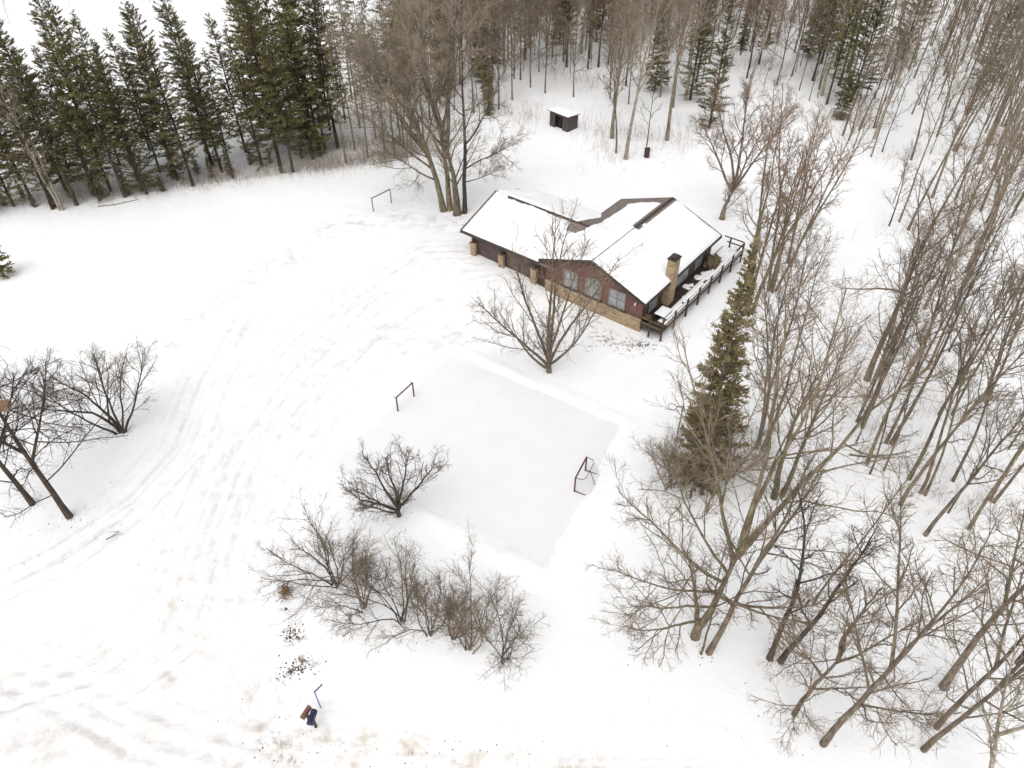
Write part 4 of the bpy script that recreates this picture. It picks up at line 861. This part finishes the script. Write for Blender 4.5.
for i in range(20):
    u = -15 + i * 17.5 + rnd.uniform(-6, 6); v = float(np.interp(u, [-20, 60, 200, 300, 340], [212, 205, 184, 168, 158])) - rnd.uniform(-3, 12)
    plant_tree('young_spruce', YOUNG[i % 3], at(u, v), rnd.uniform(0, 6.28), rnd.uniform(.16, .36), 'low bushy young spruce at the foot of the upper left stand', 'spruce', 'young spruces at the foot of the upper left stand')
plant_tree('bare_tree', bare_meshes(1100, [((0, 0, 0), 160, 6, 11.5, .15, .02), ((.2, 0, 0), 120, 3, 12, .13, .02)], dict(n=12, t0=.25, ang=40, len=2.6, trop=.05, rmax=.05), dict(n=5, lf=.45), dict(n=5, lf=.5), dict(n=3, lf=.5), 'bark_pale', 'twig_grey'), at(61, 210), 0, 1, 'pale bare forked tree in front of the spruce stand at upper left', 'tree')
for i, px in enumerate([(322, 12), (334, 9), (340, 14), (2, 30), (10, 24), (-8, 28), (150, 2), (70, 6)]):
    plant_tree('bare_shrub', POLES[i % 5], at(*px), i, rnd.uniform(.45, .6), 'distant brown bush in the field beyond the spruce stand', 'shrub', 'distant bushes beyond the spruces')

# ------------------------------------------------------------------ undergrowth
def brush(name, zones, n, hmin, hmax, seed, mt, label, r=.008, wd=2.2):
    rs = np.random.RandomState(seed); S = []; H_ = []
    tot = sum(z[4] for z in zones)
    for (u0, v0, u1, v1, w) in zones:
        for k in range(int(n * w / tot)):
            t = rs.rand(); u = u0 + (u1 - u0) * t; v = v0 + (v1 - v0) * t
            P = G(u, v); a, d = rs.rand() * 6.28, abs(rs.randn()) * wd
            P = P + [math.cos(a) * d, math.sin(a) * d, 0]; S.append((P[0], P[1], gh(P[0], P[1]) - .05)); H_.append(rs.uniform(hmin, hmax))
    S = np.array(S); H_ = np.array(H_); D = np.stack([rs.randn(len(S)) * .3, rs.randn(len(S)) * .3, np.ones(len(S))], -1)
    P = grow(rs, S, D, H_, 4, .15, .05); q = np.linspace(1, .5, 4)[None]; Rr = np.full((len(S), 4), r) * q
    C, RC, _ = spawn(rs, P, Rr, 4, .3, 1., R(40), R(12), H_ * .4, .4, 3, .12, .06, .8, r * .8, r * .5)
    V, F = tubes([(P, Rr, 3), (C, RC, 3)])
    o = link(name, fast_mesh(name, V, F, [mt]), None); kind(o, 'stuff'); tag(o, label, 'undergrowth')
brush('undergrowth', [(-20, 210, 110, 196, 3), (110, 196, 200, 183, 2), (200, 183, 300, 170, 3), (300, 170, 420, 154, 5), (300, 150, 420, 140, 3), (380, 150, 440, 150, 1.5)], 2600, .5, 1.7, 70, 'twig', 'brown dead brush along the foot of the upper left stand', wd=1.1)
brush('undergrowth', [(480, 110, 545, 120, 2), (520, 60, 600, 90, 2.5), (585, 120, 615, 165, 1.5), (600, 130, 700, 150, 2), (680, 130, 850, 120, 3), (700, 70, 900, 60, 3), (560, 40, 700, 60, 2)], 1500, .5, 1.9, 71, 'twig', 'thin dead brush on the snow at the foot of the back woods')
brush('undergrowth', [(880, 240, 1020, 200, 2), (890, 330, 1020, 300, 2), (870, 400, 1020, 430, 2), (890, 480, 1020, 520, 1.5), (960, 560, 1060, 620, 1), (870, 160, 1000, 150, 2)], 900, .4, 1.6, 72, 'twig', 'thin dead brush on the floor of the right woods')

# ------------------------------------------------------------------ rink goals
def goal(pa, pb, depth_dir, name, lab, mt, full):
    A = at(*pa); B = at(*pb); A[2] = B[2] = -.02
    d = (B - A); Lw = np.linalg.norm(d[:2]); ang = math.atan2(d[1], d[0])
    o = tag(empty(name, A, ang), lab, 'goal', None)
    h, r = 1.22, .05
    for x in (0, Lw): MB().tube([(x, 0, 0), (x, 0, h)], r, 8).build('post', mt, o)
    MB().tube([(-.0, 0, h), (Lw, 0, h)], r, 8).build('crossbar', mt, o)
    if full:
        s = depth_dir; D = .98
        MB().tube([(0, 0, .03), (0, s * D, .03), (Lw, s * D, .03), (Lw, 0, .03)], .036, 8).build('base_frame', mt, o)
        MB().tube([(0, 0, h - .01), (.05, s * .42, h - .02), (.3, s * .55, h - .02), (Lw * .5, s * .55, h - .02)], .022, 6).build('top_shelf', mt, o)
        MB().tube([(Lw, 0, h - .01), (Lw - .05, s * .42, h - .02), (Lw - .3, s * .55, h - .02), (Lw * .5, s * .55, h - .02)], .022, 6).build('top_shelf', mt, o)
        MB().tube([(Lw * .5, s * .55, h - .02), (Lw * .5, s * D, .03)], .024, 6).build('rear_brace', mt, o)
        nb = MB()
        for k in range(13):
            x = Lw * k / 12; nb.tube([(x, s * .55 * (.2 if k in (0, 12) else 1), h - .03), (x, s * D, .05)], .005, 3, False)
        for k in range(1, 9):
            t = k / 9; nb.tube([(0, s * (.55 + (D - .55) * t), h * (1 - t)), (Lw, s * (.55 + (D - .55) * t), h * (1 - t))], .005, 3, False)
        for x in (0, Lw):
            for k in range(1, 6): nb.tube([(x, s * .5 * k / 6, h - .02), (x, s * D * k / 6, .04)], .005, 3, False)
        kind(nb.build('net', 'net', o), 'stuff')
    else:
        for x in (0, Lw): MB().tube([(x, 0, h - .02), (x, depth_dir * .25, h - .02)], .022, 6).build('net_hook', mt, o)
    return o
goal((574.4, 491.2), (585.4, 470.3), -1, 'hockey_goal', 'dark red hockey goal with net at the right end of the rink', 'red_metal', True)
goal((398, 411), (414, 396), 1, 'hockey_goal', 'bare rusty pipe goal frame at the left edge of the rink', 'rust_metal', False)
o = goal((373.5, 212), (391.5, 203), 1, 'pipe_frame', 'thin grey pipe frame standing in snow left of the tree clump', 'grey_metal', False)
o.location.z = gh(o.location.x, o.location.y) - .02; o.scale = (1, 1, 1.15); o['category'] = 'frame'

# ------------------------------------------------------------------ roadside boxes, sign, leaf clump, box on tree, hoop
def mailbox(px, mt, label, rz, L, W):
    P = at(*px); o = tag(empty('mailbox', P - [0, 0, .1], rz), label, 'mailbox')
    MB().box(-.05, .05, -.05, .05, 0, 1.0).build('post', 'dark_wood', o)
    prof = [(-W / 2, 1.0)] + [(W / 2 * math.cos(a), 1.14 + W / 2 * math.sin(a)) for a in np.linspace(math.pi, 0, 9)] + [(W / 2, 1.0)]
    MB().prism([(x, -L / 2, z) for x, z in prof], (0, L, 0)).build('box', mt, o)
    MB().prism([(x * .97, -L / 2 - .015, z) for x, z in prof], (0, .013, 0)).build('door', mt, o)
    MB().box(W / 2 + .002, W / 2 + .018, -.1, .02, 1.1, 1.3).build('flag', 'redbrown', o)
mailbox((316, 727), 'navy', 'dark navy mailbox on a post beside the road at the bottom', R(-8), .62, .27)
mailbox((310, 722), 'redbrown', 'reddish brown narrow box on a post left of the navy mailbox', R(-24), .56, .20)
P = at(321, 708); o = tag(empty('address_sign', P - [0, 0, .1], 0), 'thin post with small blue sign plate above the mailboxes', 'sign')
MB().tube([(0, 0, 0), (-.02, 0, 1.75)], .026, 8).build('post', 'blue', o)
MB().prism([(-.02, 0, 1.6), (.26, .36, 1.6), (.26, .36, 1.72), (-.02, 0, 1.72)], (-.015, .012, 0)).build('plate', 'blue', o)
P = at(286, 594); rs = np.random.RandomState(5); m = 260
p = rs.randn(m, 3) * [.16, .22, .10] + [0, 0, .25]; p[:, 2] = np.abs(p[:, 2]) + .02; d = nrm(rs.randn(m, 3)); w = nrm(np.cross(d, rs.randn(m, 3)))
V = np.stack([p, p + d * .06 + w * .035, p + d * .13, p + d * .06 - w * .035], 1).reshape(-1, 3)
o = tag(empty('leaf_clump', P), 'small clump of dry orange brown leaves left of the shrubs', 'leaves')
kind(link('leaves', fast_mesh('leaves', V, np.arange(m * 4).reshape(m, 4), ['leaf']), o), 'stuff')
b = MB()
for k in range(7): b.tube([(0, 0, -.1), (rs.randn() * .18, rs.randn() * .22, rs.uniform(.2, .45))], .012, 4)
b.build('stems', 'twig', o)
# wooden box fixed to the left tree trunk
bt = at(70, 517); zb = 8.4
best = min(np.arange(5, 11, .1), key=lambda z: abs(PX(bt + [0, 0, z])[1] - 408)); zb = float(best)
o = tag(empty('nest_box', bt + [.25, -.1, zb], R(15)), 'brown wooden box on the trunk of the dark tree at left edge', 'box')
MB().box(-.2, .3, -.2, .2, 0, .34).build('box_body', 'box_wood', o); MB().box(-.24, .34, -.24, .24, .342, .38).build('lid', 'box_wood', o); MB().box(-.3, -.202, -.1, .1, -.1, .3).build('bracket', 'dark_wood', o)
# ring hoop by the cedar
hz = 3.0; P = G(672.5, 407, hz); o = tag(empty('hoop', (P[0], P[1], gh(P[0], P[1]))), 'small metal ring hoop sticking out of the left side of the cedar', 'hoop')
a = np.linspace(0, 2 * math.pi, 25); MB().tube([(.25 * math.cos(t), .25 * math.sin(t), hz) for t in a], .022, 6, False).build('ring', 'grey_metal', o)
MB().box(.25, .65, -.03, .03, hz - .03, hz + .03).build('arm', 'grey_metal', o); MB().tube([(.65, 0, -.2), (.65, 0, hz + .2)], .045, 8).build('pole', 'grey_metal', o)
# fallen branches
def fallen(px, label, r, seed, lift=.05):
    pts = [at(*p) + [0, 0, lift] for p in px]; o = tag(empty('fallen_branch', pts[0]), label, 'branch')
    MB().tube([p - pts[0] for p in pts], [r * (1 - .5 * k / len(pts)) for k in range(len(pts))], 6).build('stem', 'bark', o)
    rs = np.random.RandomState(seed); b = MB()
    for k in range(4):
        p = pts[1 + k % (len(pts) - 1)] - pts[0]; b.tube([p, p + rs.randn(3) * [.3, .3, .05] + [0, 0, .1]], .012, 4)
        b.build('twig', 'twig', o); b = MB()
fallen([(849, 455), (862, 457), (876, 457.5), (893, 458)], 'thin fallen branch lying on snow in the right woods', .06, 1)
fallen([(98, 207), (115, 205), (138, 200)], 'pale fallen branch on snow before the upper left stand', .05, 2)
fallen([(106, 540), (112, 537), (119, 532)], 'short dark stick on the snow right of the box tree', .025, 3)
# leaf and dirt flecks
def flecks(name, spots, n, seed, label, size=.05):
    rs = np.random.RandomState(seed); p = []
    for u, v, sg, w in spots:
        c = G(u, v)
        for k in range(int(n * w)): p.append((c[0] + rs.randn() * sg, c[1] + rs.randn() * sg * .7))
    p = np.array(p); m = len(p); z = ground_h(p[:, 0], p[:, 1], True) + .025
    P3 = np.stack([p[:, 0], p[:, 1], z], -1); a = rs.rand(m) * 6.28; s = size * (.4 + 1.2 * rs.rand(m))[:, None]
    d = np.stack([np.cos(a), np.sin(a), rs.randn(m) * .3], -1) * s; w = np.stack([-np.sin(a), np.cos(a), rs.randn(m) * .3], -1) * s * .7
    V = np.stack([P3 - d, P3 + w, P3 + d, P3 - w], 1).reshape(-1, 3)
    o = link(name, fast_mesh(name, V, np.arange(m * 4).reshape(m, 4), ['litter'])); kind(o, 'stuff'); tag(o, label, 'leaves')
flecks('leaf_litter', [(292, 634, .35, 1.2), (288, 672, .3, .8), (300, 667, .4, 1), (286, 610, .1, .1), (615, 342, .9, 1.6), (640, 345, .5, 1.2), (466, 236, 1.0, .5), (455, 222, 1.2, .6), (655, 160, 1.5, .3)], 60, 1, 'scattered dark leaves and soil showing on the snow', .045)
flecks('leaf_litter', [(250 + 13 * k, 742 + 5 * math.sin(k) + k * .9, .8, .07) for k in range(22)] + [(130 + 45 * (k % 5) + 13 * k % 37, 560 + 11 * k % 190, 1.5, .05) for k in range(14)] + [(250 + 37 * k % 180, 240 + 29 * k % 190, 1.5, .04) for k in range(18)] + [(60, 530, 2.0, .4), (20, 520, 2.0, .3), (100, 510, 1.5, .2)], 60, 2, 'small dirt and leaf flecks along the driveway and road', .032)
flecks('leaf_litter', [(700, 640, 3.0, .3), (790, 690, 3.0, .3), (880, 480, 5.0, .8), (960, 420, 6.0, .8), (430, 610, 3.0, .3), (620, 150, 4, .4)] + [(u, v, .35, .35) for u, v in ((549, 372), (399, 516), (122, 433), (70, 517), (33, 504), (457, 215), (447, 211), (722, 219), (695, 637), (708, 653), (775, 660), (823, 744), (335, 585), (364, 609), (401, 623), (431, 636), (469, 650), (503, 660))], 60, 3, 'tiny fallen twigs and bark on snow under the bare trees', .03)
